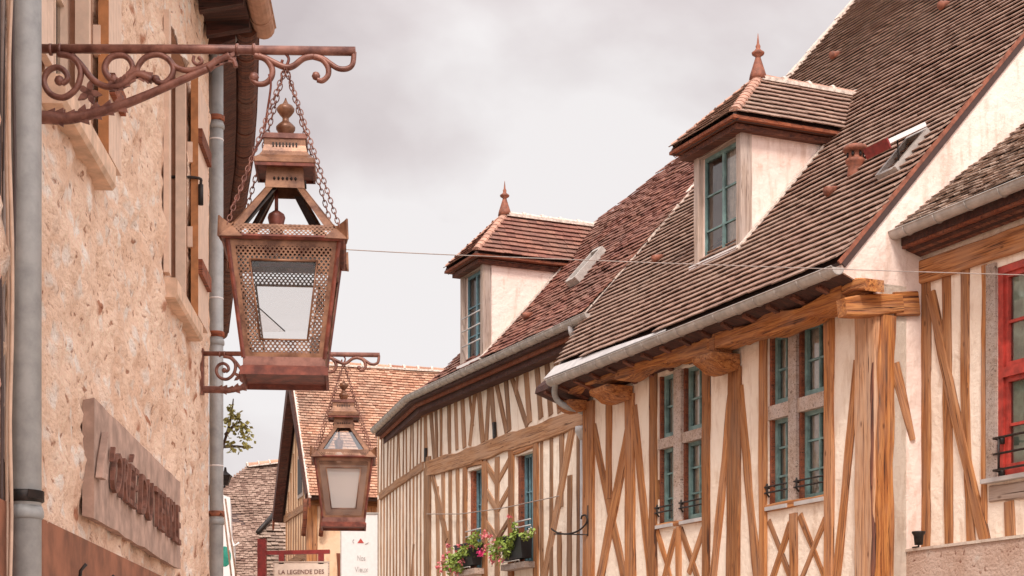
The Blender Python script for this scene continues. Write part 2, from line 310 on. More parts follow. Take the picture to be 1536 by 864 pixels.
class MB:
    def __init__(s): s.v = []; s.f = []; s.mi = []; s.uv = {}; s.sm = []
    def add(s, vs, fs, mi=0, smooth=False):
        b = len(s.v); s.v += [tuple(p) for p in vs]
        for f in fs: s.f.append(tuple(i + b for i in f)); s.mi.append(mi); s.sm.append(smooth)
    def box(s, O, X, Y, Z, mi=0):       # corner + three edge vectors
        O, X, Y, Z = Vector(O), Vector(X), Vector(Y), Vector(Z)
        if X.cross(Y).dot(Z) < 0: X, Y = Y, X
        v = [O, O + X, O + X + Y, O + Y, O + Z, O + X + Z, O + X + Y + Z, O + Y + Z]
        s.add(v, [(0, 3, 2, 1), (4, 5, 6, 7), (0, 1, 5, 4), (1, 2, 6, 5), (2, 3, 7, 6), (3, 0, 4, 7)], mi)
    def prism(s, pts, D, mi=0):         # closed polygon extruded by D
        pts = [Vector(p) for p in pts]; n = len(pts); D = Vector(D)
        nr = Vector((0, 0, 0))
        for i in range(n): nr += pts[i].cross(pts[(i + 1) % n])
        if nr.dot(D) > 0: pts = pts[::-1]
        s.add(pts + [p + D for p in pts], [tuple(range(n)), tuple(range(2 * n - 1, n - 1, -1))] + [(i, i + n, (i + 1) % n + n, (i + 1) % n) for i in range(n)], mi)
    def sheet(s, O, X, Y):
        O, X, Y = Vector(O), Vector(X), Vector(Y); s.add([O, O + X, O + X + Y, O + Y], [(0, 1, 2, 3)])
    def quad(s, a, b, c, d, mi=0): s.add([a, b, c, d], [(0, 1, 2, 3)], mi)
    def tube(s, pts, rad, seg=8, mi=0, caps=True, smooth=True, flat=1.0):
        pts = [Vector(p) for p in pts]; n = len(pts)
        rads = rad if isinstance(rad, (list, tuple)) else [rad] * n
        vs = []; up = None
        for i, p in enumerate(pts):
            t = (pts[min(i + 1, n - 1)] - pts[max(i - 1, 0)])
            t = t.normalized() if t.length > 1e-9 else Vector((0, 0, 1))
            if up is None: up = Vector((0, 1, 0)) if abs(t.y) < 0.9 else Vector((1, 0, 0))
            a = (up - t * up.dot(t))
            if a.length < 1e-4: a = Vector((1, 0, 0)) - t * t.x
            a.normalize(); b = t.cross(a); up = a
            for k in range(seg):
                q = 2 * math.pi * k / seg; vs.append(p + (a * math.cos(q) * flat + b * math.sin(q)) * rads[i])
        fs = [(i * seg + k, i * seg + (k + 1) % seg, (i + 1) * seg + (k + 1) % seg, (i + 1) * seg + k) for i in range(n - 1) for k in range(seg)]
        if caps: fs += [tuple(range(seg - 1, -1, -1)), tuple((n - 1) * seg + k for k in range(seg))]
        s.add(vs, fs, mi, smooth)
    def lathe(s, c, prof, seg=16, mi=0, square=False, axis=None, smooth=True):   # prof [(r, z)]
        c = Vector(c); vs = []; n = len(prof)
        if square: seg = 4; smooth = False
        for r, z in prof:
            for k in range(seg):
                q = 2 * math.pi * (k + (0.5 if square else 0)) / seg; rr = r * (math.sqrt(2) if square else 1)
                vs.append(c + Vector((math.cos(q) * rr, math.sin(q) * rr, z)))
        fs = [(i * seg + k, i * seg + (k + 1) % seg, (i + 1) * seg + (k + 1) % seg, (i + 1) * seg + k) for i in range(n - 1) for k in range(seg)]
        fs += [tuple(range(seg - 1, -1, -1)), tuple((n - 1) * seg + k for k in range(seg))]
        s.add(vs, fs, mi, smooth)
    def build(s, name, mat, parent=None, mw=None, label=None, uvs=None):
        me = bpy.data.meshes.new(name)
        mwi = mw.inverted() if mw else None
        vs = [mwi @ Vector(p) for p in s.v] if mw else s.v
        me.from_pydata([tuple(p) for p in vs], [], s.f)
        me.polygons.foreach_set('material_index', s.mi); me.polygons.foreach_set('use_smooth', s.sm)
        me.update()
        return link(name, me, mat, parent, mw, label)

class Plane:
    def __init__(s, O, n, pitch=None):
        s.O = Vector(O); n = Vector(n).normalized()
        if pitch is None: s.v = Vector((0, 0, 1)); s.n = n
        else:
            s.v = (-n * math.cos(pitch) + Vector((0, 0, 1)) * math.sin(pitch)).normalized()
            s.n = (n * math.sin(pitch) + Vector((0, 0, 1)) * math.cos(pitch)).normalized()
        s.u = s.v.cross(s.n).normalized()
    def off(s, d):
        q = Plane.__new__(Plane); q.O = s.O + s.n * d; q.n = s.n; q.u = s.u; q.v = s.v; return q
    def hit3(s, px, py):
        d = Vector(((px - CX) / F, 1, (HY - py) / F)); C0 = Vector((0, 0, CZ))
        t = (s.O - C0).dot(s.n) / d.dot(s.n); return C0 + d * t
    def ab(s, P): q = Vector(P) - s.O; return q.dot(s.u), q.dot(s.v)
    def hit(s, px, py): return s.ab(s.hit3(px, py))
    def a(s, px): return s.hit(px, 600)[0]
    def pt(s, a, b, d=0.0): return s.O + s.u * a + s.v * b + s.n * d
Z = Vector((0, 0, 1))

def slab(pl, ab, d0, d1, name, mat, parent, label=None, mw=None):
    m = MB(); m.prism([pl.pt(a, b, d0) for a, b in ab], pl.n * (d1 - d0)); return m.build(name, mat, parent, label=label)

def timber_ab(pl, ab, wid, d0, d1, name, mat, parent, label=None, jit=0.012, taper=None, seg=0.22, seed=None):
    """a hewn timber lying on plane pl along the polyline ab (plane metres)"""
    p = [Vector((q[0], q[1], 0)) for q in ab]
    X = (p[-1] - p[0]).normalized()
    Xw = pl.u * X.x + pl.v * X.y; Zw = pl.n; Yw = Zw.cross(Xw)
    O3 = pl.pt(p[0].x, p[0].y, (d0 + d1) / 2)
    mw = Matrix((( Xw.x, Yw.x, Zw.x, O3.x), (Xw.y, Yw.y, Zw.y, O3.y), (Xw.z, Yw.z, Zw.z, O3.z), (0, 0, 0, 1)))
    Lt = (p[-1] - p[0]).length
    Y2 = Vector((-X.y, X.x, 0))
    n = max(3, int(Lt / seg)); sd = random.random() * 100 if seed is None else seed
    vs = []; h = (d1 - d0) / 2; c = min(0.014, wid * 0.15)
    for i in range(n + 1):
        t = i / n; x = t * Lt
        # centre offset of polyline
        tot = t * (len(p) - 1); k = min(int(tot), len(p) - 2); fr = tot - k
        if len(p) > 2:
            q = p[k].lerp(p[k + 1], fr); cy = (q - p[0]).dot(Y2); x = (q - p[0]).dot(X)
        else: cy = 0
        ww = wid if not taper else wid * (taper[0] * (1 - t) + taper[1] * t)
        j1 = noise.noise(Vector((x * 1.7, sd, 0))) * jit * 2.0 + noise.noise(Vector((x * 6, sd, 3))) * jit * 0.6; j2 = noise.noise(Vector((x * 1.7, sd, 9))) * jit * 2.0 + noise.noise(Vector((x * 6, sd, 13))) * jit * 0.6
        y0 = cy - ww / 2 + j1; y1 = cy + ww / 2 + j2; zt = h + noise.noise(Vector((x * 2, sd, 5))) * jit * 0.5
        vs += [(x, y0, -h), (x, y1, -h), (x, y1, zt - c), (x, y1 - c, zt), (x, y0 + c, zt), (x, y0, zt - c)]
    fs = [(i * 6 + k, i * 6 + (k + 1) % 6, (i + 1) * 6 + (k + 1) % 6, (i + 1) * 6 + k) for i in range(n) for k in range(6)]
    fs += [(5, 4, 3, 2, 1, 0), tuple(n * 6 + k for k in range(6))]
    me = bpy.data.meshes.new(name); me.from_pydata(vs, [], [tuple(reversed(f)) for f in fs]); me.update()
    bm = bmesh.new(); bm.from_mesh(me); bmesh.ops.recalc_face_normals(bm, faces=bm.faces); bm.to_mesh(me); bm.free()
    return link(name, me, mat, parent, mw, label)

def timber(pl, px, hw=None, vw=None, d0=-0.05, d1=0.025, name='post', mat='wood', parent=None, z_end=None, **k):
    """px: image points; hw = horizontal width in px (posts, braces), vw = vertical thickness in px (beams)"""
    ab = [pl.hit(*q) for q in px]
    (x0, y0), (x1, y1) = px[0], px[-1]
    if z_end is not None:   # carry the last point on, below the frame, to this height
        a0, b0 = ab[-2]; a1, b1 = ab[-1]
        t = (z_end - b0) / (b1 - b0); ab[-1] = (a0 + (a1 - a0) * t, z_end)
    mx_, my_ = (x0 + x1) / 2, (y0 + y1) / 2
    dA = Vector((ab[-1][0] - ab[0][0], ab[-1][1] - ab[0][1])); Ln = dA.length
    if hw is not None:
        wm = abs(pl.hit(mx_ + hw / 2, my_)[0] - pl.hit(mx_ - hw / 2, my_)[0]) * abs(dA.y) / Ln
    else:
        wm = abs(pl.hit(mx_, my_ + vw / 2)[1] - pl.hit(mx_, my_ - vw / 2)[1]) * abs(dA.x) / Ln
    return timber_ab(pl, ab, wm, d0, d1, name, mat, parent, **k)

def wall(pl, a0, a1, b0, b1, holes, name, mat, parent, reveal=0.18, topfn=None):
    """a wall face with real openings and reveals"""
    m = MB()
    A = sorted(set([a0, a1] + [x for h in holes for x in h[:2]])); B = sorted(set([b0, b1] + [x for h in holes for x in h[2:4]]))
    # subdivide long cells a little
    def sub(S, step):
        o = []
        for p, q in zip(S[:-1], S[1:]):
            k = max(1, int((q - p) / step)); o += [p + (q - p) * i / k for i in range(k)]
        return o + [S[-1]]
    A = sub(A, 2.0); B = sub(B, 2.0)
    for i in range(len(A) - 1):
        for j in range(len(B) - 1):
            ca, cb = (A[i] + A[i + 1]) / 2, (B[j] + B[j + 1]) / 2
            if any(h[0] < ca < h[1] and h[2] < cb < h[3] for h in holes): continue
            m.quad(pl.pt(A[i], B[j]), pl.pt(A[i + 1], B[j]), pl.pt(A[i + 1], B[j + 1]), pl.pt(A[i], B[j + 1]))
    for h in holes:
        x0, x1, y0, y1 = h[:4]
        for (p, q) in (((x0, y0), (x1, y0)), ((x1, y0), (x1, y1)), ((x1, y1), (x0, y1)), ((x0, y1), (x0, y0))):
            m.quad(pl.pt(*p), pl.pt(*p, -reveal), pl.pt(*q, -reveal), pl.pt(*q))
    # back and edges
    T = -0.35
    for (p, q) in (((a0, b0), (a1, b0)), ((a1, b0), (a1, b1)), ((a1, b1), (a0, b1)), ((a0, b1), (a0, b0))):
        m.quad(pl.pt(*p), pl.pt(*q), pl.pt(*q, T), pl.pt(*p, T))
    return m.build(name, mat, parent)

def rings_poly(poly, v):   # interval of a convex-ish polygon at height v
    xs = []
    n = len(poly)
    for i in range(n):
        (x0, y0), (x1, y1) = poly[i], poly[(i + 1) % n]
        if (y0 <= v < y1) or (y1 <= v < y0): xs.append(x0 + (v - y0) / (y1 - y0) * (x1 - x0))
    if len(xs) < 2: return None
    return min(xs), max(xs)
def tiles(pl, poly, course, tw, name, mat, parent, th=0.014, lift=0.034, jit=1.0, holes=(), v0=None, under=True, gapf=0.012, wav=0.012):
    m = MB(); vs = [p[1] for p in poly]; vmin, vmax = min(vs), max(vs)
    row = 0; v = vmin
    sd = random.random() * 50
    while v < vmax:
        iv = rings_poly(poly, min(max(v + course * 0.5, vmin + 1e-4), vmax - 1e-4))
        if iv:
            x = iv[0] - (tw * 0.5 if row % 2 else 0) + 0.0
            rj = random.uniform(-1, 1) * 0.004 * jit
            while x < iv[1]:
                wj = tw * random.uniform(0.93, 1.05)
                xa = max(x, iv[0] + random.uniform(-0.012, 0.012)); xb = min(x + wj - gapf * random.uniform(0.4, 1), iv[1] + random.uniform(-0.012, 0.012)); x += wj
                if xb - xa < 0.02: continue
                cxm = (xa + xb) / 2
                if any(h[0] < cxm < h[1] and h[2] < v + course * 0.5 < h[3] for h in holes): continue
                dj = random.uniform(-0.012, 0.012) * jit + rj; lj = lift + random.uniform(-0.007, 0.009) * jit
                wv = wav * noise.noise(Vector((cxm * 0.8 + sd, v * 0.8, 0))) * 3
                lo = v - 0.012 + dj; hi = max(min(v + course * 1.5, vmax + .005), v + course * .5)
                tj = random.uniform(-0.004, 0.004) * jit
                q = [pl.pt(xa, lo, lj + wv + tj), pl.pt(xb, lo, lj + wv - tj), pl.pt(xb, hi, lj + wv - lift * 1.35), pl.pt(xa, hi, lj + wv - lift * 1.35)]
                D = pl.n * th
                m.add(q + [p + D for p in q], [(0, 1, 5, 4), (1, 2, 6, 5), (3, 0, 4, 7), (4, 5, 6, 7), (0, 3, 2, 1)])
        v += course; row += 1
    o = m.build(name, mat, parent)
    if under:
        u = MB(); u.prism([pl.pt(a, b, -0.03) for a, b in poly], pl.n * -0.08); u.build('roof_deck', 'underlay', parent)
    return o

def sweep(path, prof, normals=None):
    """path: 3D points; prof: list of (out, up) pairs; outward direction is right-hand horizontal normal given per path"""
    m = MB(); n = len(path); k = len(prof); vs = []
    for i, p in enumerate(path):
        p = Vector(p); o = Vector(normals[i]) if isinstance(normals, list) else Vector(normals)
        for a, b in prof: vs.append(p + o * a + Z * b)
    fs = [(i * k + j, i * k + (j + 1) % k, (i + 1) * k + (j + 1) % k, (i + 1) * k + j) for i in range(n - 1) for j in range(k)]
    fs += [tuple(range(k)), tuple((n - 1) * k + j for j in range(k - 1, -1, -1))]
    m.add(vs, fs); return m
def gutter(path, outn, r, name, mat, parent, bracket=0.6):
    prof = []
    for i in range(9):
        q = math.pi + math.pi * i / 8; prof.append((math.cos(q) * r, math.sin(q) * r))
    prof += [(r + 0.012, 0.006), (r + 0.006, 0.014), (r - 0.008, 0.004)]
    for i in range(9):
        q = 2 * math.pi - math.pi * i / 8; prof.append((math.cos(q) * (r - 0.006), math.sin(q) * (r - 0.006) + 0.002))
    m = sweep(path, prof, outn)
    # end stops
    for idx in (0, -1):
        o = Vector(outn[idx]) if isinstance(outn, list) else Vector(outn); p = Vector(path[idx])
        vs = [p + o * math.cos(math.pi + math.pi * i / 8) * r + Z * math.sin(math.pi + math.pi * i / 8) * r for i in range(9)]
        m.add(vs, [tuple(range(9))])
    g = m.build(name, mat, parent)
    for i in range(len(path) - 1):
        p, q = Vector(path[i]), Vector(path[i + 1]); o1 = Vector(outn[i]) if isinstance(outn, list) else Vector(outn)
        Ls = (q - p).length; kk = max(1, int(Ls / bracket)); t = (q - p).normalized()
        for s_ in range(kk):
            c = p + t * (s_ + 0.5) * Ls / kk
            pts = [c + o1 * math.cos(math.pi + math.pi * j / 8) * (r + 0.004) + Z * math.sin(math.pi + math.pi * j / 8) * (r + 0.004) for j in range(9)]
            b = MB(); b.tube(pts, 0.007, 5); b.build('gutter_bracket', mat, g)
    return g

def casement(pl, a0, a1, b0, b1, d, cols, rows, mat, parent, fr=0.055, bar=0.022, name='window', curtain='curtain', glass='glass', depth=0.045, curt=(0.0, 1.0), leaves=1):
    """a glazed casement in the plane at depth d (negative = recessed)"""
    m = MB()
    def bx(x0, x1, y0, y1, e0, e1): m.box(pl.pt(x0, y0, e0), pl.u * (x1 - x0), pl.v * (y1 - y0), pl.n * (e1 - e0))
    bx(a0, a0 + fr, b0, b1, d, d + depth); bx(a1 - fr, a1, b0, b1, d, d + depth)
    bx(a0 + fr, a1 - fr, b0, b0 + fr * 1.3, d, d + depth); bx(a0 + fr, a1 - fr, b1 - fr, b1, d, d + depth)
    w = MB().build if False else None
    o = m.build(name, mat, parent)
    g = MB(); g.sheet(pl.pt(a0 + fr, b0 + fr, d + 0.012), pl.u * (a1 - a0 - 2 * fr), pl.v * (b1 - b0 - 2 * fr)); g.build('pane', glass, o)
    s = MB()
    for i in range(1, cols):
        x = a0 + fr + (a1 - a0 - 2 * fr) * i / cols; bw = bar
        if leaves == 2 and i == cols // 2: bw = bar * 2.6
        s.box(pl.pt(x - bw / 2, b0 + fr, d + 0.004), pl.u * bw, pl.v * (b1 - b0 - 2 * fr), pl.n * 0.032)
    for j in range(1, rows):
        y = b0 + fr + (b1 - b0 - 2 * fr) * j / rows
        s.box(pl.pt(a0 + fr, y - bar / 2, d + 0.002), pl.u * (a1 - a0 - 2 * fr), pl.v * bar, pl.n * 0.030)
    if s.v: s.build('glazing_bar', mat, o)
    if curtain:
        c = MB(); n = 18; x0 = a0 + (a1 - a0) * curt[0]; x1 = a0 + (a1 - a0) * curt[1]
        pts = []
        for i in range(n + 1):
            x = x0 + (x1 - x0) * i / n; pts.append((x, d - 0.035 + 0.018 * math.sin(i * 2.1)))
        for (xa, da), (xb, db) in zip(pts[:-1], pts[1:]):
            c.quad(pl.pt(xa, b0, da), pl.pt(xb, b0, db), pl.pt(xb, b1, db), pl.pt(xa, b1, da))
        c.build('curtain', curtain, o)
    return o
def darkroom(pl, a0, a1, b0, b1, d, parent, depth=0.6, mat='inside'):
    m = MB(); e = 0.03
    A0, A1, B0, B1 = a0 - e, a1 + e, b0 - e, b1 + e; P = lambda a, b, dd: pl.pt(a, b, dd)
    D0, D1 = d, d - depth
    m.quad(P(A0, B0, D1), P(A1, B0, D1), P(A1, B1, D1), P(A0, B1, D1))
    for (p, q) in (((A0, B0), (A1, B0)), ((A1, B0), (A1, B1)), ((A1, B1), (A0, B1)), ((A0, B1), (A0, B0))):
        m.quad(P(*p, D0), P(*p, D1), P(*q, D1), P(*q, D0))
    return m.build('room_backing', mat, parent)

def crom(pts, n=6):
    P = [Vector(p) for p in pts]; out_ = []
    for i in range(len(P) - 1):
        a, b, c, d = P[max(i - 1, 0)], P[i], P[i + 1], P[min(i + 2, len(P) - 1)]
        for k in range(n):
            t = k / n; out_.append(0.5 * ((2 * b) + (c - a) * t + (2 * a - 5 * b + 4 * c - d) * t * t + (3 * b - a - 3 * c + d) * t ** 3))
    out_.append(P[-1]); return out_

def textmesh(s, extrude=0.0, font_space=1.0):
    cu = bpy.data.curves.new('lettering', 'FONT'); cu.body = s; cu.size = 1.0; cu.extrude = 0; cu.space_character = font_space; cu.resolution_u = 3
    ob = bpy.data.objects.new('lettering', cu); COL.objects.link(ob)
    dg = bpy.context.evaluated_depsgraph_get(); dg.update()
    me = bpy.data.meshes.new_from_object(ob.evaluated_get(dg)); bpy.data.objects.remove(ob); bpy.data.curves.remove(cu)
    return me
def lettering(s, quad, thick, nrm, name, mat, parent, bold=0.0, space=1.0, label=None):
    """flat letters mapped onto a quad (bottom-left, bottom-right, top-right, top-left), raised by thick"""
    me = textmesh(s, font_space=space); xs = [v.co.x for v in me.vertices]; ys = [v.co.y for v in me.vertices]
    x0, x1 = min(xs), max(xs); y0, y1 = min(ys), max(ys)
    bl, br, tr, tl = [Vector(q) for q in quad]
    bm = bmesh.new(); bm.from_mesh(me)
    for v in bm.verts:
        a = (v.co.x - x0) / (x1 - x0); b = (v.co.y - y0) / (y1 - y0)
        v.co = (bl.lerp(br, a)).lerp(tl.lerp(tr, a), b)
    r = bmesh.ops.extrude_face_region(bm, geom=bm.faces[:])
    for v in [g for g in r['geom'] if isinstance(g, bmesh.types.BMVert)]: v.co += Vector(nrm) * thick
    bmesh.ops.recalc_face_normals(bm, faces=bm.faces)
    bm.to_mesh(me); bm.free()
    return link(name, me, mat, parent, label=label)

# ------------------------------------------------------------------ main planes of the street
n2 = Vector((-0.912, -0.41, 0)).normalized()
W2 = Plane((3.576, 18.94, 0), n2)                 # facade of the near timbered house
u2 = W2.u
A2R = W2.a(1320); A2L = W2.a(876)
C2 = W2.pt(A2R, 0)
G2 = Plane(C2, u2)                                # its gable, facing the viewer
W3 = W2.off(-G2.a(1385))                          # facade of the house with the red window
W1 = W2.off(-0.75)                                # facade of the bent house
LW = Plane((-1.508, 0, 0), (1, 0.0636, 0))        # rubble wall on the left
LN = LW.n; LU = LW.u
def plane3(O, u, n):
    q = Plane.__new__(Plane); q.O = Vector(O); q.u = Vector(u).normalized(); q.n = Vector(n).normalized()
    q.n = (q.n - q.u * q.n.dot(q.u)).normalized(); q.v = q.n.cross(q.u).normalized(); return q

# ------------------------------------------------------------------ ground
g = MB(); g.quad((-400, -400, -0.02), (400, -400, -0.02), (400, 3000, -0.02), (-400, 3000, -0.02)); structure(g.build('ground', 'earth'))
g = MB(); g.quad((-3.2, -12, 0), (6.5, -12, 0), (3.2, 19, 0), (-2.6, 19, 0)); g.quad((-2.6, 19, 0), (3.2, 19, 0), (-5, 60, 0), (-12, 60, 0)); structure(g.build('street', 'ground'))

# ------------------------------------------------------------------ house with the row of teal windows (H2)
H2 = thing('timbered_house', 'cream timber framed house with teal mullioned windows under a steep brown tiled roof', 'house', W2.pt((A2L + A2R) / 2, 0))
zE = G2.hit(1257, 390)[1]
P_e = G2.hit3(1257, 390)
PIT2 = R(48.6)
R2 = Plane(P_e, n2, PIT2)
aR = R2.ab(G2.pt(0, 0))[0]
def zof(pl, px, py): return pl.hit(px, py)[1]
# windows: (left px, right px, top y at right px, bottom y at right px, mullion px, transom y at right)
WINS = []
for (xl, xr, yt, yb, ml, mr_, ty0, ty1) in ((987, 1056, 541, 776, 1012, 1023, 640, 656), (1152, 1240, 474, 745, 1184, 1196, 585, 607)):
    a0, a1 = W2.a(xl), W2.a(xr); WINS.append((a0, a1, zof(W2, xr, yb), zof(W2, xr, yt), W2.a(ml), W2.a(mr_), zof(W2, xr, ty1), zof(W2, xr, ty0)))
zTop2 = zof(W2, 1320, 425)
wall(W2, A2L, A2R, 0, zTop2, [q[:4] for q in WINS], 'wall', 'plaster', H2, 0.16)
# gable with the slope of the roof, back and far side
D2 = 9.0
def roofz(pl, P): return None
rz = lambda t: P_e.z + (t + ((P_e - C2).dot(n2))) * math.tan(PIT2)    # roof height above a point t metres behind the facade
m = MB()
Tr = 5.6; zr = rz(Tr)
pr = [(0, 0), (2 * Tr, 0), (2 * Tr, rz(0) - 0.16), (Tr, zr - 0.16), (0, rz(0) - 0.16)]
gp = [C2 - n2 * t + Z * z for t, z in pr]
m.prism(gp, -u2 * 0.3); m.build('gable_wall', 'plaster_pink', H2)
# eave flank of the gable reaching out under the verge to the gutter
o_e = (P_e - C2).dot(n2)
m = MB(); m.prism([C2 + n2 * 0.0 + Z * (zTop2 - 0.4), C2 + n2 * 0.06 + Z * (zTop2 - 0.1), C2 + n2 * (o_e - 0.05) + Z * (P_e.z - 0.12), C2 + n2 * (o_e - 0.05) + Z * (P_e.z - 0.02), C2 + Z * (rz(0) - 0.04)], -u2 * 0.28); m.build('gable_kneeler', 'plaster_pink', H2)
m = MB(); CL = W2.pt(A2L, 0); m.prism([CL - n2 * t + Z * z for t, z in pr], u2 * 0.3); m.build('gable_wall', 'plaster_dull', H2)
m = MB(); m.quad(C2 - n2 * 2 * Tr, CL - n2 * 2 * Tr, CL - n2 * 2 * Tr + Z * rz(0), C2 - n2 * 2 * Tr + Z * rz(0)); m.build('rear_wall', 'plaster_dull', H2)
# roof
bTop = Tr / math.cos(PIT2) + o_e / math.cos(PIT2)
aLm = R2.hit(1036, 293)[0]; aLb, bLb = R2.hit(835, 548)
poly2 = [(aLb, 0.25), (aLb + 4.4, 0.0), (aR + 0.02, 0.0), (aR + 0.02, bTop), (aLm, bTop), (aLm, R2.hit(883, 476)[1])]
tiles(R2, poly2, 0.128, 0.165, 'roof', 'tile_brown', H2, under=True, wav=0.005, jit=0.42, lift=0.038, th=.016, gapf=.006)
m = MB(); bt = bTop; cA = R2.pt(aR, bt); m.quad(R2.pt(aR, bt, -0.02), R2.pt(aLm, bt, -0.02), CL - n2 * 2 * Tr + Z * rz(0), C2 - n2 * 2 * Tr + Z * rz(0)); m.build('rear_roof', 'tile_brown', H2)
# verge: red bedding strip on the right, pale mortar on the left
m = MB(); m.box(R2.pt(aR + 0.0, -0.02, -0.045), R2.u * 0.025, R2.v * bTop, R2.n * 0.045); m.build('verge', 'terracotta', H2)
m = MB()
b = 1.4
while b < bTop - 0.4:
    m.box(R2.pt(aLm - 0.09 + random.uniform(-.01, .01), b, -0.02), R2.u * 0.14, R2.v * 0.27, R2.n * (0.08 + random.uniform(0, .02))); b += 0.285
m.build('verge', 'mortar', H2)
# gutter, zinc flashing behind it, soffit
gL = 0.075
go = o_e + 0.05
gz = P_e.z - 0.10
WG = W2.off(go)
ag0 = WG.a(826); ag1 = WG.a(1257)
gutter([WG.pt(ag0, gz), WG.pt(ag0 * .5 + ag1 * .5, gz), WG.pt(ag1, gz)], n2, 0.08, 'gutter', 'zinc', H2, 0.42)
m = MB(); m.prism([R2.pt(aLb + .02, -0.06, .012), R2.pt(aLb + 3.6, -0.06, .004), R2.pt(aLb + 3.6, -.02, .004), R2.pt(aLb + .02, .22, .004)], R2.n * 0.012); m.build('flashing', 'zinc_pale', H2)
# closed dark soffit boards running from gutter to wall
m = MB(); sA, sB = A2L - 0.65, A2R - 0.03
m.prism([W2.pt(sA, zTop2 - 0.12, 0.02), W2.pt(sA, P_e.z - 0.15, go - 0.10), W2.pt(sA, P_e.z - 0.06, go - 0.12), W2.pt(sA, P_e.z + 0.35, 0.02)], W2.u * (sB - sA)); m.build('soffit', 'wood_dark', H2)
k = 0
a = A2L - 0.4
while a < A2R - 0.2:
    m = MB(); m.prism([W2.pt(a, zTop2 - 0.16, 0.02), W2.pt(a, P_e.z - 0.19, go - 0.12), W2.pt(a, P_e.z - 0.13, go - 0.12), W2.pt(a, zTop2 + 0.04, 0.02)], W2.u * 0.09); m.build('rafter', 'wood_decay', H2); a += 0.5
# jettied eaves beam of rough orange oak, in three scarfed lengths
WS = W2.off(0.34)
def eb(p, vw, **k): return timber(WS, p, vw=vw, d0=-0.26, d1=0.0, name='eaves_beam', mat='wood_orange', parent=H2, jit=0.045, seg=.1, **k)
eb([(851, 583), (880, 572), (905, 564), (935, 551)], 17)
eb([(922, 557), (980, 539), (1030, 526), (1072, 513)], 25)
eb([(1060, 512), (1120, 496), (1190, 474), (1262, 441)], 25)
eb([(1240, 446), (1262, 437), (1280, 428), (1296, 425)], 17)
# corbels: rounded bracket ends carrying the beam
def corbel(px0, px1, y0, y1, parent, hgt=None, dmax=0.40, mat='wood_orange'):
    a0, a1 = W2.a(px0), W2.a(px1); zt = zof(WS, (px0 + px1) / 2, y0); zb = zof(W2.off(0.2), (px0 + px1) / 2, y1)
    prof = [(0.0, zb + 0.02), (0.10, zb), (0.22, zb + 0.02), (0.32, zb + 0.09), (dmax, zt - 0.08), (dmax + 0.02, zt - 0.03), (dmax, zt), (0.0, zt)]
    m = MB(); m.prism([W2.pt(a0, z, d + 0.02) for d, z in prof], W2.u * (a1 - a0)); o = m.build('corbel', mat, parent); return o
corbel(925, 951, 569, 597, H2)
corbel(1083, 1112, 520, 553, H2)
corbel(866, 884, 590, 612, H2, dmax=0.30)
# framing: posts, braces
P2 = dict(parent=H2)
def post(p, hw, nm='post', pl=W2, **k):
    kk = dict(P2); kk.update(k); return timber(pl, p, hw=hw, name=nm, **kk)
post([(885, 603), (885, 864)], 15, z_end=0.3, d1=0.05, mat='wood')
post([(890, 640), (936, 864)], 10, 'brace', z_end=1.0, d1=0.018)
post([(914, 594), (914, 748)], 8.5, 'post', d1=0.022)
post([(949, 620), (902, 864)], 12, 'brace', z_end=1.0, d1=0.030)
post([(946, 592), (947, 864)], 15, z_end=0.3, d1=0.036, taper=(0.85, 1.08))
post([(951, 610), (976, 864)], 10, 'brace', z_end=1.2, d1=0.02)
post([(981.5, 556), (981.5, 864)], 10, z_end=0.3, d1=0.04)
post([(1061, 533), (1060.5, 864)], 10, z_end=0.3, d1=0.04)
post([(1098, 585), (1071, 864)], 11, 'brace', z_end=1.0, d1=0.02)
post([(1104, 552), (1101, 864)], 20, z_end=0.3, d1=0.036, taper=(0.9, 1.05))
post([(1110, 580), (1136, 864)], 11, 'brace', z_end=1.0, d1=0.02)
post([(1147, 506), (1146, 864)], 10.5, z_end=0.3, d1=0.04)
post([(1245, 468), (1245, 864)], 13, z_end=0.3, d1=0.04, mat='wood')
post([(1287, 540), (1256, 864)], 12, 'brace', z_end=1.0, d1=0.02)
# under the windows: little crosses
post([(1019, 790), (1019, 864)], 7, z_end=0.8, d1=0.03)
post([(986, 796), (1013, 890)], 7, 'brace', d1=0.015)
post([(1015, 795), (993, 880)], 7.5, 'brace', d1=0.022)
post([(1022, 793), (1052, 885)], 8, 'brace', d1=0.015)
post([(1056, 793), (1034, 860)], 8, 'brace', d1=0.022)
post([(1191, 770), (1192, 864)], 11, z_end=0.8, d1=0.03)
post([(1153, 782), (1188, 872)], 8, 'brace', d1=0.015)
post([(1187, 786), (1157, 876)], 9, 'brace', d1=0.022)
post([(1200, 773), (1240, 876)], 9, 'brace', d1=0.015)
post([(1239, 778), (1203, 870)], 8, 'brace', d1=0.022)
for (xl, yl, xr, yr, v) in ((985, 790, 1057, 779, 7), (1151, 763, 1240, 746, 10)):
    timber(W2, [(xl, yl), (xr, yr)], vw=v, d1=0.028, name='sill_beam', mat='wood', parent=H2)
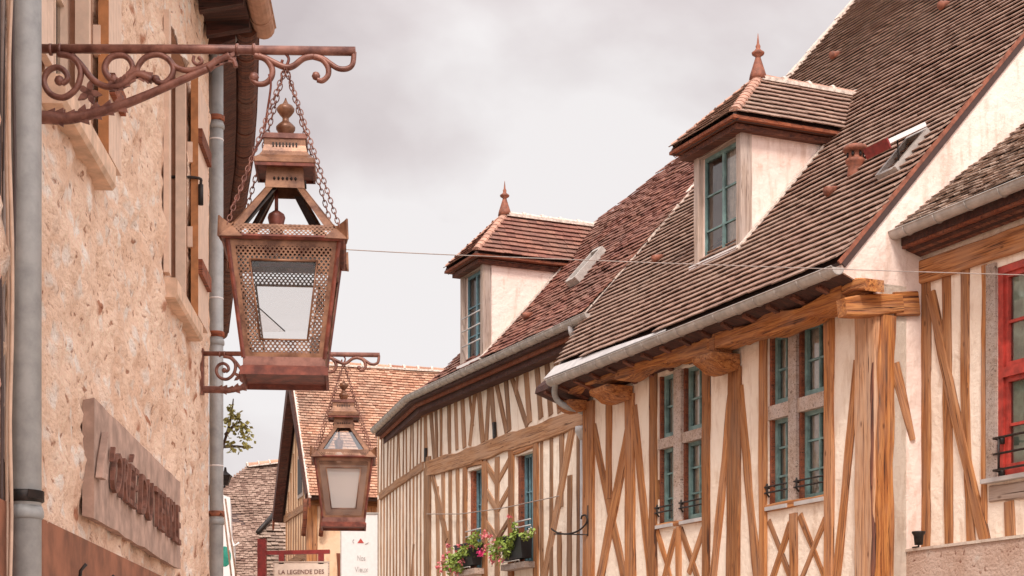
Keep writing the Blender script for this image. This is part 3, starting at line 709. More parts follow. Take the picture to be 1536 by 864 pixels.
# the great corner post: facade face and gable face, split by a shake
post([(1305, 474), (1303, 868)], 31, z_end=0.9, pl=W2, d1=0.07, d0=-0.16, mat='wood_pale', jit=0.016, label='silvery light face of the corner post')
timber(G2, [(1329, 474), (1325.5, 868)], hw=23, d0=-0.16, d1=0.05, name='post', mat='wood_orange', parent=H2, jit=0.02, z_end=0.9)
timber(W2, [(1317.5, 480), (1317, 700), (1316, 866)], hw=3.2, d0=0.0, d1=0.074, name='shake', mat='wood_decay', parent=H2, jit=0.02, z_end=0.9)
timber(G2, [(1264, 462), (1290, 458), (1350, 457)], vw=28, d0=-0.10, d1=0.06, name='capital_beam', mat='wood_orange', parent=H2, jit=0.03)
timber(G2, [(1340, 457), (1375, 456)], vw=36, d0=-0.10, d1=0.045, name='capital_beam', mat='wood_orange', parent=H2, jit=0.015)
timber(G2, [(1339, 545), (1369, 660)], hw=17, d0=-0.05, d1=0.03, name='brace', mat='wood', parent=H2, jit=0.015, taper=(1.15, 0.6))
# mullioned windows
for wi, (a0, a1, z0, z1, ma, mb_, tz0, tz1) in enumerate(WINS):
    darkroom(W2, a0, a1, z0, z1, -0.16, H2)
    wf = MB(); wf.box(W2.pt(ma, z0, -0.15), W2.u * (mb_ - ma), Z * (z1 - z0), n2 * 0.17)
    win = wf.build('window', 'wood_grey' if wi == 0 else 'wood_grey', H2)
    tr_ = MB(); tr_.box(W2.pt(a0, tz0, -0.15), W2.u * (ma - a0), Z * (tz1 - tz0), n2 * 0.15); tr_.box(W2.pt(mb_, tz0, -0.15), W2.u * (a1 - mb_), Z * (tz1 - tz0), n2 * 0.15); tr_.build('transom', 'wood_grey', win)
    sl = MB(); sl.box(W2.pt(a0 + 0.0, z0 - 0.045, -0.14), W2.u * (ma - a0), Z * 0.045, n2 * 0.19); sl.box(W2.pt(mb_, z0 - 0.045, -0.14), W2.u * (a1 - mb_), Z * 0.045, n2 * 0.19); sl.build('sill', 'zinc_pale', win)
    for (x0, x1) in ((a0, ma), (mb_, a1)):
        jb = MB(); jb.box(W2.pt(x0, z0, -0.155), W2.u * 0.045, Z * (z1 - z0), n2 * 0.13); jb.build('jamb', 'wood_red', win)
        for (y0, y1, rows) in ((z0 + 0.02, tz0, 3), (tz1 + 0.01, z1, 2)):
            # casement built as sub-parts of the window
            m = MB(); fr = 0.05; X0, X1 = x0 + 0.05, x1 - 0.002; d = -0.12
            def bx(p, q, r_, s_, e0, e1): m.box(W2.pt(p, r_, e0), W2.u * (q - p), Z * (s_ - r_), n2 * (e1 - e0))
            bx(X0, X0 + fr, y0, y1, d, d + .05); bx(X1 - fr * .6, X1, y0, y1, d, d + .05); bx(X0 + fr, X1 - fr * .6, y0, y0 + fr * 1.2, d, d + .06); bx(X0 + fr, X1 - fr * .6, y1 - fr, y1, d, d + .05)
            for j in range(1, rows): yy = y0 + (y1 - y0) * j / rows; bx(X0 + fr, X1 - fr * .6, yy - .012, yy + .012, d, d + .034)
            xm = (X0 + X1) / 2 + .01; bx(xm - .012, xm + .012, y0 + fr, y1 - fr, d + .003, d + .036)
            m.build('casement', 'teal', win)
            g_ = MB(); g_.sheet(W2.pt(X0, y0 + .01, d + .010), W2.u * (X1 - X0), Z * (y1 - y0 - .02)); g_.build('pane', 'glass', win)
            c_ = MB(); kx = 14
            for i in range(kx):
                xa = X0 + (X1 - X0) * i / kx; xb = X0 + (X1 - X0) * (i + 1) / kx
                if abs(i - kx * .42) < 1.2: continue
                c_.quad(W2.pt(xa, y0, d - .035 + .015 * math.sin(i * 2.3)), W2.pt(xb, y0, d - .035 + .015 * math.sin((i + 1) * 2.3)), W2.pt(xb, y1, d - .035 + .015 * math.sin((i + 1) * 2.3)), W2.pt(xa, y1, d - .035 + .015 * math.sin(i * 2.3)))
            c_.build('curtain', 'curtain', win)
        rl = MB()
        for zz in (z0 + 0.17, z0 + 0.24): rl.tube([W2.pt(x0 - .02, zz, 0.035), W2.pt(x1 - .01, zz, 0.035)], 0.011, 6)
        for q in range(2): rl.tube([W2.pt(x0 + .03, z0 + .12 + q * .1, 0.0), W2.pt(x0 + .03, z0 + .16 + q * .1, 0.035), W2.pt(x0 + .03, z0 + .28, 0.03)], 0.012, 6)
        rl.build('railing', 'iron', win)
# downpipe elbow at the left end of the gutter
m = MB(); e0 = WG.hit3(833, 578)
pts = crom([WG.hit3(834, 570), W2.off(.5).hit3(832, 590), W2.off(.42).hit3(838, 602), W2.off(.3).hit3(852, 611), W2.off(.1).hit3(866, 614), W2.off(-.2).hit3(878, 620)], 4)
m.tube(pts, 0.045, 10); m.build('downpipe', 'pipe_grey', H2)
# terracotta roof vent, snow-stop tiles
def vent_tile(Rp, px, py, parent, s=1.0):
    a, b = Rp.hit(px, py); m = MB()
    base = Rp.pt(a, b, 0.02); m.tube([base + Rp.v * 0.12, base - Rp.v * 0.02 + Rp.n * 0.07, base - Rp.v * 0.06 + Rp.n * 0.09], [0.02 * s, 0.055 * s, 0.06 * s], 10); return m.build('vent_tile', 'terracotta', parent)
for q in ((1421, 14), (1257, 88), (1252, 293), (991, 393)): vent_tile(R2, *q, H2)
m = MB(); vb = R2.hit3(1283, 262)
m.lathe(vb, [(0.10, -0.15), (0.095, 0.02), (0.085, 0.10), (0.115, 0.14), (0.12, 0.17), (0.10, 0.185), (0.085, 0.19), (0.085, 0.27), (0.14, 0.275), (0.15, 0.30), (0.13, 0.335), (0.10, 0.345), (0.03, 0.36)], 18)
vv = m.build('roof_vent', 'terracotta', H2)
m = MB()
for q in range(6):
    an = q * math.pi / 3; c = vb + Vector((math.cos(an), math.sin(an), 0)) * 0.086 + Z * 0.23; m.lathe(c, [(0.017, -0.025), (0.02, 0), (0.017, 0.025)], 6)
m.build('vent_slot', 'iron', vv)
# roof window, propped open
def skylight(Rp, pts, parent, angle, fm, gm, name='roof_window'):
    ab = [Rp.hit(*q) for q in pts]; a0 = min(p[0] for p in ab); a1 = max(p[0] for p in ab); b0 = min(p[1] for p in ab); b1 = max(p[1] for p in ab)
    return a0, a1, b0, b1
sA_, sB_ = R2.hit(1334, 262); sC_, sD_ = R2.hit(1378, 205)
swd = 0.50
m = MB(); a0, a1, b0, b1 = sA_ - 0.08, sA_ + 0.29, sB_ - 0.10, sB_ + 0.56
m.box(R2.pt(a0, b0, 0), R2.u * 0.05, R2.v * (b1 - b0), R2.n * 0.10); m.box(R2.pt(a1 - 0.05, b0, 0), R2.u * 0.05, R2.v * (b1 - b0), R2.n * 0.10)
m.box(R2.pt(a0 + .05, b0, 0), R2.u * (a1 - a0 - .1), R2.v * 0.05, R2.n * 0.09); m.box(R2.pt(a0 + .05, b1 - .05, 0), R2.u * (a1 - a0 - .1), R2.v * 0.05, R2.n * 0.10)
m.box(R2.pt(a0 + .05, b0 + .05, 0.03), R2.u * (a1 - a0 - .1), R2.v * (b1 - b0 - .1), R2.n * 0.005)
sk = m.build('roof_window', 'zinc', H2)
m = MB(); op = R(21); hv = (R2.v * -math.cos(op) + R2.n * math.sin(op)); hn = (R2.n * math.cos(op) + R2.v * math.sin(op))
hO = R2.pt(a0 - .03, b1 - 0.02, 0.12)
m.box(hO, R2.u * (a1 - a0 + .06), hv * 0.56, hn * 0.05); m.build('sash', 'white', sk)
m = MB(); m.box(hO + hv * 0.562 - hn * 0.05, R2.u * (a1 - a0 + .06), hv * 0.02, hn * 0.12); m.build('sash_edge', 'oxblood', sk)
m = MB(); m.tube([R2.pt(a1 - .04, b0 + .1, .08), hO + R2.u * (a1 - a0) + hv * 0.4], 0.01, 6); m.build('stay', 'iron', sk)

# ------------------------------------------------------------------ dormers
def ridge_caps(pts, parent, r=0.09, mat='terracotta', step=0.27, mortar=True):
    a, b = Vector(pts[0]), Vector(pts[1]); Ls = (b - a).length; n = max(1, int(Ls / step)); t = (b - a) / n; m = MB()
    side = t.cross(Z).normalized(); up = side.cross(t).normalized()
    for i in range(n):
        p = a + t * i; q = a + t * (i + 1.08)
        vs = []
        for (c, rr) in ((p, r * 1.08), (q, r * 0.92)):
            for k in range(7):
                an = math.pi * k / 6; vs.append(c + side * math.cos(an) * rr + up * (math.sin(an) * rr * 0.8 - 0.035))
        m.add(vs, [(k, k + 1, k + 8, k + 7) for k in range(6)] + [(6, 5, 4, 3, 2, 1, 0), (7, 8, 9, 10, 11, 12, 13)])
    o = m.build('ridge_tile', mat, parent)
    if mortar:
        m = MB()
        for i in range(n + 1):
            p = a + t * i; vs = []
            for (c, rr) in ((p - t.normalized() * 0.028, r * 1.12), (p, r * 1.27), (p + t.normalized() * 0.028, r * 1.12)):
                for k in range(7):
                    an = math.pi * k / 6; vs.append(c + side * math.cos(an) * rr + up * (math.sin(an) * rr * 0.85 - 0.035))
            m.add(vs, [(j * 7 + k, j * 7 + k + 1, j * 7 + k + 8, j * 7 + k + 7) for j in range(2) for k in range(6)] + [(6, 5, 4, 3, 2, 1, 0), tuple(range(14, 21))])
        m.box(a + side * (r * .75) - up * 0.07, side * 0.045, b - a, up * 0.05); m.box(a - side * (r * .75 + .045) - up * 0.07, side * 0.045, b - a, up * 0.05)
        m.build('mortar_joint', 'mortar', o)
    return o
def dormer(house, Rp, nW, bl, xr, ytop, apex, tilemat, ew=0.16, ef=0.26, es=0.20, fin=0.42, postw=(0.13, 0.20), winc='teal', rail=False, course=0.125, wood_='wood_grey', dz=0.10, endy=None):
    P0 = Rp.hit3(*bl); Pf = Plane((P0.x, P0.y, 0), nW); a0 = 0.0 + Pf.a(bl[0]); a1 = Pf.a(xr)
    zb = P0.z - dz; zt = Pf.hit(xr, ytop)[1]; u = Pf.u; n = Pf.n
    tpit = math.atan2(Rp.v.z, (-nW).dot(Rp.v))
    tof = lambda z: (z - P0.z) / math.tan(tpit)       # depth behind dormer front where main roof reaches height z
    root = MB(); H = zt - zb
    P = lambda a, t, z: Pf.pt(a, z, -t)
    # cheeks
    for (aa, du) in ((a1 - 0.02, -0.14), (a0 + 0.02, 0.14)):
        root.prism([P(aa, 0.08, P0.z - .05), P(aa, 0.08, zt), P(aa, tof(zt) + .3, zt), P(aa, .30, P0.z + .02)], u * du)
    d = root.build('dormer', 'plaster_pink', house)
    p1, p2 = postw
    timber_ab(Pf, [(a0 + p1 / 2, zb), (a0 + p1 / 2, zt)], p1, -0.14, 0.0, 'post', wood_, d, jit=0.006)
    timber_ab(Pf, [(a1 - p2 / 2, zb), (a1 - p2 / 2, zt)], p2, -0.14, 0.02, 'post', wood_, d, jit=0.006)
    timber_ab(Pf, [(a0 + p1, zt - 0.08), (a1 - p2, zt - 0.08)], 0.16, -0.14, -0.005, 'lintel', wood_, d, jit=0.004)
    # window
    casement(Pf, a0 + p1, a1 - p2, zb + 0.05, zt - 0.16, -0.13, 2, 3, winc, d, fr=0.05, leaves=2, curt=(0.35, 0.95))
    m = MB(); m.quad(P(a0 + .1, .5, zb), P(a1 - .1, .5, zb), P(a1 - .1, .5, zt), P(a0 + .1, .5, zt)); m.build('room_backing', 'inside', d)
    # sill flashing
    m = MB(); m.box(P(a0 - 0.02, -0.06, P0.z - 0.02 ), u * (a1 - a0 + 0.05), Z * 0.05, -n * 0.14); m.build('sill', 'white', d)
    m = MB(); m.box(Rp.pt(*Rp.ab(P(a1, 0, P0.z + .0)), 0.03) - Rp.v * 0.1, Rp.u * 0.05, Rp.v * ((zt - P0.z) / Rp.v.z), Rp.n * 0.03); m.build('flashing', 'mortar', d)
    # roof geometry
    am = (a0 + a1) / 2; Pm = plane3(P(am, 0, 0), -n, u)
    Rs = Pm.hit3(*apex); tr = (Rs - P(am, 0, 0)).dot(-n); zr_ = Rs.z
    ze = zt + 0.02; A = P(a0 - es, -ef, ze); B = P(a1 + es, -ef, ze)
    Ab = P(a0 - es, tof(ze) + .1, ze); Bb = P(a1 + es, tof(ze) + .1, ze); Re = P(am, tof(zr_) + .02, zr_)
    for (q, (c0, c1, poly)) in enumerate(((B, Bb, [B, Bb, Re, Rs]), (A, B, [A, B, Rs]), (Ab, A, [Ab, A, Rs, Re]))):
        uu = (c1 - c0).normalized(); nn = uu.cross((poly[-1] - c0)).normalized()
        if nn.z < 0: nn = -nn
        pl = plane3(c0, uu, nn)
        if pl.v.z < 0: pl.u = -pl.u; pl.v = -pl.v
        tiles(pl, [pl.ab(x) for x in poly], course, 0.165, 'dormer_roof', tilemat, d, lift=0.036, wav=0.003, jit=.4, gapf=.006)
    # boxed eave in red-brown wood under the tiles
    m = MB(); m.prism([A - Z * .065, B - Z * .065, Bb - Z * .065, Ab - Z * .065], Z * 0.04); m.build('eave_board', 'wood_red', d)
    m = MB(); q = 0.05
    m.prism([P(a0 - es + q + .06, -ef + q + .06, ze - .16), P(a1 + es - q - .06, -ef + q + .06, ze - .16), P(a1 + es - q - .06, tof(ze) - .1, ze - .16), P(a0 - es + q + .06, tof(ze) - .1, ze - .16)], Z * 0.07); m.build('soffit', 'wood_decay', d)
    for pq in ((A, Rs), (B, Rs)): ridge_caps([pq[0] + (pq[1] - pq[0]).normalized() * 0.05 + Z * 0.03, pq[1] + Z * 0.03], d, 0.075, 'terracotta_pale', 0.125, mortar=False)
    ridge_caps([Rs + Z * 0.03, Re + Z * 0.03], d, 0.085, 'terracotta_pale' if tilemat != 'tile_red' else 'mortar', 0.33)
    # spike finial
    m = MB(); s = fin
    m.lathe(Rs + Z * 0.0, [(0.30 * s, -0.05 * s), (0.27 * s, 0.12 * s), (0.245 * s, 0.20 * s), (0.225 * s, 0.26 * s), (0.10 * s, 0.66 * s), (0.085 * s, 0.72 * s), (0.20 * s, 0.80 * s), (0.215 * s, 0.86 * s), (0.12 * s, 0.93 * s), (0.07 * s, 1.0 * s), (0.085 * s, 1.07 * s), (0.045 * s, 1.15 * s), (0.008 * s, 1.5 * s)], 16)
    m.build('finial', 'terracotta', d)
    if rail:
        m = MB()
        for zz in (P0.z + 0.35, P0.z + 0.62, P0.z + 0.85): m.tube([P(a0 + p1, -0.02, zz), P(a1 - p2, -0.02, zz)], 0.012, 6)
        m.build('railing', 'zinc_pale', d)
    return d
dormer(H2, R2, n2, (1040, 404), 1114, 182, (1137, 118), 'tile_brown', fin=0.40, postw=(.13, .14))

# ------------------------------------------------------------------ bent timbered house (H1)
H1 = thing('timbered_house', 'long bent timber framed house with close studding, flower boxes and dark red roof', 'house', W1.pt(W1.a(760), 0))
aK = W1.a(640); K = W1.pt(aK, 0)
E1 = Vector(((566 - CX) / F * 36.9, 36.9, 0))
dB = (K - E1).normalized(); nB = Vector((dB.y, -dB.x, 0)); 
if nB.x > 0: nB = -nB
WB = Plane(K, nB)
aBL = WB.ab(E1)[0]
G1 = W1.off(0.42); zg1 = 7.32
zT1 = zof(W1, 742, 566)
a1R = W2.a(876) if False else W1.ab(W2.pt(A2L, 0))[0] + 0.1
W1W = []
for (xl, xr, yt, yb) in ((702, 725, 700, 853), (773, 800, 676, 843)):
    W1W.append((W1.a(xl), W1.a(xr), zof(W1, xr, yb), zof(W1, xr, yt)))
wall(W1, aK, a1R, 0, zT1 + 0.25, W1W, 'wall', 'plaster', H1, 0.18)
wall(WB, aBL, 0, 0, zT1 + 0.25, [], 'wall', 'plaster', H1)
m = MB(); bk = -n2 * 7
m.prism([W1.pt(a1R, 0, -.36), W1.pt(a1R, 0, -7), E1 - nB * 7 + Vector((2, 0, 0)), E1 - nB * .36], Z * (zT1)); m.build('rear_wall', 'plaster_dull', H1)
PIT1 = R(48.0)
R1 = Plane(G1.pt(0, zg1 + 0.06, -0.02), n2, PIT1)
def r1(px, py): return R1.hit(px, py)
aRr = R1.ab(R2.pt(aLm, 2))[0] + 0.06
k0 = r1(634, 583)
top1 = r1(1034, 222); poly1 = [(k0[0], 0.0), (aRr, 0.0), (aRr, top1[1] + 0.6), (top1[0], top1[1]), r1(900, 328), r1(762, 458), r1(660, 562)]
tiles(R1, poly1, 0.115, 0.16, 'roof', 'tile_red', H1, lift=0.026, wav=0.012, jit=1.0)
# the short roof over the bent end and the hidden rear slope
ridgeP = [R1.pt(*q, -0.05) for q in poly1[2:]]
GB = Plane(K + nB * 0.30, nB)
gE = Vector(((561 - CX) / F * 36.2, 36.2, zg1))
gKn = G1.hit3(613, 601); gKn.z = zg1
m = MB(); KR = R1.pt(k0[0], 0, -.02); back = [p + Vector((3.5, 2.5, 0)) for p in ridgeP]
for i in range(len(ridgeP) - 1):
    a_, b_ = ridgeP[i], ridgeP[i + 1]; m.add([a_, b_, b_ + Vector((2.2, 1.6, -(b_.z - 5) * .8)), a_ + Vector((2.2, 1.6, -(a_.z - 5) * .8))], [(0, 1, 2, 3)])
m.build('rear_roof', 'tile_red', H1)
m = MB(); gi = Vector((0, 0, 0.03))
m.prism([gKn + gi, gE + gi, gE + gi + Vector((1.5, .4, .1)), R1.pt(*poly1[-1]) , R1.pt(k0[0], 0)], Z * -0.05); m.build('roof', 'tile_red', H1)
gp_ = [G1.pt(G1.a(884), zg1), G1.pt(G1.a(790), zg1), G1.pt(G1.a(690), zg1), G1.pt(G1.a(640), zg1), gKn, gKn.lerp(gE, .5), gE]
nm_ = [n2, n2, n2, (n2 * .8 + nB * .2).normalized(), (n2 + nB).normalized(), nB, nB]
gutter(gp_, nm_, 0.085, 'gutter', 'zinc', H1, 0.30)
# soffit and cornice boards under the gutter
def cornice(offs_in, z0, z1, d0, d1, mat, name):
    m = MB()
    line_o = [p + n_ * 0 for p, n_ in zip(gp_, nm_)]
    vs = []
    for p, n_ in zip(gp_, nm_):
        for (dd, zz) in ((d0, z0), (d1, z0), (d1, z1), (d0, z1)): vs.append(Vector((p.x, p.y, 0)) - Vector(n_) * dd + Z * zz)
    n = len(gp_); m.add(vs, [(i * 4 + j, i * 4 + (j + 1) % 4, (i + 1) * 4 + (j + 1) % 4, (i + 1) * 4 + j) for i in range(n - 1) for j in range(4)] + [(0, 1, 2, 3), tuple((n - 1) * 4 + j for j in (3, 2, 1, 0))])
    return m.build(name, mat, H1)
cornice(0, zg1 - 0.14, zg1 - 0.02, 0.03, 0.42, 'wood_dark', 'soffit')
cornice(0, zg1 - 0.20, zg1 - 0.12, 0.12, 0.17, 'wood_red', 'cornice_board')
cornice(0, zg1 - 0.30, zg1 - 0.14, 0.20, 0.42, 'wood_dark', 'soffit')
Q1 = dict(parent=H1, mat='wood_far')
def p1(p, hw, nm='stud', pl=W1, **k):
    kk = dict(Q1); kk.update(k); kk.setdefault('d1', 0.018); return timber(pl, p, hw=hw, name=nm, **kk)
timber(W1, [(633, 622), (742, 571), (838, 529), (880, 511)], vw=10, d1=0.03, name='wall_plate', mat='wood', parent=H1)
timber(W1, [(641, 703), (700, 688), (760, 664), (800, 653), (880, 621)], vw=27, d1=0.045, name='band_beam', mat='wood_far', parent=H1, jit=0.02)
timber(WB, [(571, 744), (636, 699)], vw=13, d1=0.04, name='band_beam', mat='wood_far', parent=H1)
z7 = lambda x, y: (560 + x / 4, 480 + y / 4); z8 = lambda x, y: (560 + x / 4, 648 + y / 4)
for (xa, ya, xb, yb, w_) in ((312, 560, 320, 850, 4.5), (347, 545, 366, 835, 4.5), (376, 535, 384, 830, 4), (408, 525, 408, 815, 3.5), (455, 505, 460, 800, 4.5), (495, 490, 503, 780, 4.5), (535, 470, 550, 765, 5.5), (612, 440, 580, 755, 5), (578, 455, 600, 640, 3), (632, 425, 660, 735, 6.5), (695, 395, 680, 720, 5), (708, 390, 735, 715, 6), (735, 375, 803, 680, 6), (795, 350, 818, 665, 6), (825, 335, 925, 640, 6), (868, 320, 858, 450, 3.5), (915, 295, 942, 615, 7), (980, 262, 1007, 590, 7), (1040, 235, 1067, 570, 7), (1093, 205, 1120, 555, 7), (1150, 190, 1185, 540, 7)):
    p1([z7(xa, ya - 10), z7(xb, yb)], w_)
p1([z8(333, 150), z8(333, 864)], 7.5, 'post', z_end=0.3, d1=0.04)
for (xa, ya, xb, yb, w_, nm) in ((358, 255, 445, 650, 6, 'brace'), (383, 330, 392, 864, 5, 'stud'), (420, 232, 425, 864, 5, 'stud'), (462, 220, 468, 864, 5, 'stud'), (507, 205, 512, 864, 5, 'stud'),
        (555, 200, 555, 864, 5.5, 'post'), (672, 175, 672, 864, 7.5, 'post'), (745, 150, 745, 864, 7, 'stud'), (832, 110, 830, 864, 8, 'post'), (980, 50, 980, 864, 7, 'post'), (1010, 40, 1013, 864, 5, 'stud'), (1070, 20, 1070, 864, 5.5, 'stud'), (1132, 0, 1130, 450, 6.5, 'stud'),
        (1205, -60, 1030, 864, 9, 'brace'), (1118, 600, 1120, 864, 6, 'stud'), (1180, 260, 1178, 864, 7, 'stud'), (1232, -10, 1232, 864, 5, 'stud'), (445, 600, 470, 864, 5, 'stud')):
    p1([z8(xa, ya), z8(xb, yb)], w_, nm, **(dict(z_end=0.5) if yb == 864 else {}), d1=0.034 if nm == 'post' else (0.026 if nm == 'brace' else 0.018), mat='wood_far' if nm != 'post' or xa < 500 else 'wood')
for y0_, y1_ in ((185, 300), (350, 470), (540, 640)):
    p1([z8(676, y0_), z8(742, y1_)], 8, 'brace', d1=0.02); p1([z8(826, y0_ - 28), z8(748, y1_)], 8, 'brace', d1=0.02)
timber(W1, [z8(548, 207), z8(660, 180)], vw=7, d1=0.03, name='lintel', mat='wood', parent=H1)
timber(W1, [z8(835, 125), z8(968, 78)], vw=8, d1=0.03, name='lintel', mat='wood', parent=H1)
# close studding of the bent end
nb = 15
for i in range(nb):
    a = aBL + 0.12 + (0 - aBL - 0.28) * i / (nb - 1); zz = zof(WB, 571, 744); zz2 = zof(WB, 636, 699)
    t = i / (nb - 1); zbb = zz * (1 - t) + zz2 * t
    lean = random.uniform(-0.14, 0.14)
    timber_ab(WB, [(a + lean, zT1 + 0.12), (a, zbb + 0.05)], 0.085, -0.05, 0.018, 'stud', 'wood_far', H1)
    timber_ab(WB, [(a, zbb - 0.05), (a + random.uniform(-.04, .04), 0.4)], 0.085, -0.05, 0.018, 'stud', 'wood_far', H1)
timber_ab(WB, [(aBL + 1.0, 3.9), (aBL + 1.6, 1.6)], 0.11, -0.05, 0.026, 'brace', 'wood_far', H1)
timber_ab(WB, [(aBL + 3.6, 4.6), (aBL + 2.9, 1.8)], 0.11, -0.05, 0.026, 'brace', 'wood_far', H1)
timber_ab(W1, [W1.hit(*z7(735, 615)), W1.hit(*z7(738, 710))], 0.07, 0.01, 0.06, 'iron_anchor', 'iron', H1)
timber_ab(W1, [W1.hit(*z7(323, 770)), W1.hit(*z7(322, 850))], 0.06, 0.01, 0.06, 'iron_anchor', 'iron', H1)
for q, (a0, a1, z0, z1) in enumerate(W1W):
    darkroom(W1, a0, a1, z0, z1, -0.18, H1)
    jb = 0.05
    wn = casement(W1, a0 + 0.13, a1, z0, z1, -0.16, 4, 3, 'teal_blue', H1, fr=0.05, leaves=2, curt=(0.55, 1.0))
    m = MB(); m.box(W1.pt(a0 + 0.0, z0, -0.175), W1.u * 0.13, Z * (z1 - z0), n2 * 0.12); m.build('jamb', 'wood_red', wn)
    m = MB(); m.box(W1.pt(a0 - 0.12, z0 - 0.1, -0.1), W1.u * (a1 - a0 + .24), Z * 0.10, n2 * 0.32); m.build('sill', 'wood_grey', wn)
    m = MB()
    for zz in (z0 + .62, z0 + .72): m.tube([W1.pt(a0, zz, .05), W1.pt(a1, zz, .05)], 0.013, 6)
    m.build('railing', 'zinc_pale', wn)
for q in ((795, 478), (740, 400)): vent_tile(R1, *q, H1) if q[1] > 450 else None
# long roof window
a_, b_ = R1.hit(858, 432); c_, d_ = R1.hit(922, 374)
m = MB(); lw_ = 0.27
m.box(R1.pt(a_ - .05, b_, 0.02), R1.u * 0.06, R1.v * (d_ - b_), R1.n * 0.13); m.box(R1.pt(a_ + lw_, b_, 0.02), R1.u * 0.06, R1.v * (d_ - b_), R1.n * 0.13)
m.box(R1.pt(a_ + .01, b_, 0.02), R1.u * (lw_ - .01), R1.v * .07, R1.n * .12); m.box(R1.pt(a_ + .01, d_ - .07, 0.02), R1.u * (lw_ - .01), R1.v * .07, R1.n * .14)
sk = m.build('roof_window', 'zinc', H1); m = MB(); m.box(R1.pt(a_ + .01, b_ + .07, .06), R1.u * (lw_ - .01), R1.v * (d_ - b_ - .14), R1.n * .02); m.build('pane', 'iron', sk)
dormer(H1, R1, n2, (690, 553), 726, 384, (757, 322), 'tile_red', fin=0.40, postw=(0.12, 0.13), rail=True, course=0.12, winc='teal_blue', ef=0.24, es=0.16)
# pipe head and white downpipe beside the corner post, stub at the gutter end
m = MB(); hp = W1.off(0.06)
m.tube([hp.hit3(874, 640), hp.hit3(874, 648), hp.hit3(874, 656), hp.hit3(874, 660)], [.12, .12, .07, .05], 12); c = hp.hit3(874, 658); m.tube([c, Vector((c.x, c.y, 0.1))], 0.045, 10)
m.build('downpipe', 'zinc_pale', H1)
m = MB(); m.tube(crom([G1.hit3(856, 487), G1.hit3(858, 500), W1.off(.3).hit3(864, 508)], 4), 0.05, 10); m.build('gutter_outlet', 'zinc_pale', H1)

# ------------------------------------------------------------------ house with the red window (H3)
H3 = thing('timbered_house', 'cream timber framed house with a red window and rough stone base at the right edge', 'house', W3.pt(W3.a(1450), 0))
aL3 = W3.a(1384); aR3 = aL3 + 6.5
zT3 = zof(W3, 1384, 384)
x0, x1 = W3.a(1496), W3.a(1496) + 1.15; rw = (x0, x1, zof(W3, 1500, 716), zof(W3, 1500, 400))
zB3 = zof(W3, 1400, 824)
wall(W3, aL3, aR3, 0, zT3 + 0.3, [rw], 'wall', 'plaster', H3, 0.10)
WP = W3.off(0.23); aPL = WP.a(1359)
zP = zof(WP, 1359, 828)
m = MB(); nseg = 40
m = MB(); m.prism([WP.pt(aPL, 0, 0), WP.pt(aR3, 0, 0), WP.pt(aR3, 0, -0.225), WP.pt(aPL, 0, -0.225)], Z * zP); m.build('plinth', 'rubble_base', H3)
m = MB(); m.box(WP.pt(aPL - .01, zP, -.225), WP.u * (aR3 - aPL), Z * 0.03, n2 * 0.24); m.build('plinth_coping', 'plaster_dull', H3)
P3 = dict(parent=H3, mat='wood')
def p3(p, hw, nm='post', **k):
    kk = dict(P3); kk.update(k); kk.setdefault('d1', 0.022); return timber(W3, p, hw=hw, name=nm, **kk)
p3([(1390, 424), (1389, 824)], 14, d1=0.03, mat='wood')
p3([(1420, 414), (1424, 821)], 13)
p3([(1449, 405), (1447, 600), (1458, 819)], 13)
p3([(1477, 398), (1477, 790)], 8)
p3([(1397, 440), (1427, 590), (1479, 812)], 14, 'brace', d1=0.035)
p3([(1514, 752), (1517, 814)], 15)
timber(W3, [(1385, 410), (1440, 392), (1536, 358), (1600, 336)], vw=36, d0=-0.05, d1=0.06, name='wall_plate', mat='wood', parent=H3, jit=0.012)
pe_ = W3.hit(1598, 336.5)
timber_ab(W3, [pe_, (aR3, pe_[1])], .26, -.05, .058, 'wall_plate', 'wood', H3)
for k_ in range(7): timber_ab(W3, [(x1 + .12 + k_ * .52, zT3 - .3), (x1 + .12 + k_ * .52, zP + .02)], .12, -.05, .022, 'post', 'wood', H3)
timber(W3, [(1486, 741), (1560, 731)], vw=26, d1=0.03, name='sill_beam', mat='wood_grey', parent=H3)
m = MB(); ja = W3.a(1482); m.box(W3.pt(ja, rw[2], -.09), W3.u * (x0 - ja), Z * (rw[3] - rw[2] + .05), n2 * .12); m.build('jamb', 'wood_grey', H3)
m = MB(); m.box(W3.pt(ja - .02, rw[2] - .05, -.09), W3.u * 1.6, Z * .045, n2 * .18); m.build('sill', 'zinc_pale', H3)
darkroom(W3, *rw, -0.10, H3, mat='inside')
wn = None
zm_ = zof(W3, 1500, 560)
m = MB(); fr = .075
def bx3(p, q, r_, s_, e0, e1): m.box(W3.pt(p, r_, e0), W3.u * (q - p), Z * (s_ - r_), n2 * (e1 - e0))
bx3(x0, x0 + fr, rw[2], rw[3], -.10, -.01); bx3(x1 - fr, x1, rw[2], rw[3], -.10, -.01); bx3(x0 + fr, x1 - fr, rw[3] - fr, rw[3], -.10, -.01); bx3(x0 + fr, x1 - fr, rw[2], rw[2] + fr, -.10, -.01); bx3(x0 + fr, x1 - fr, zm_ - .05, zm_ + .05, -.10, 0.0)
wn = m.build('window', 'red', H3)
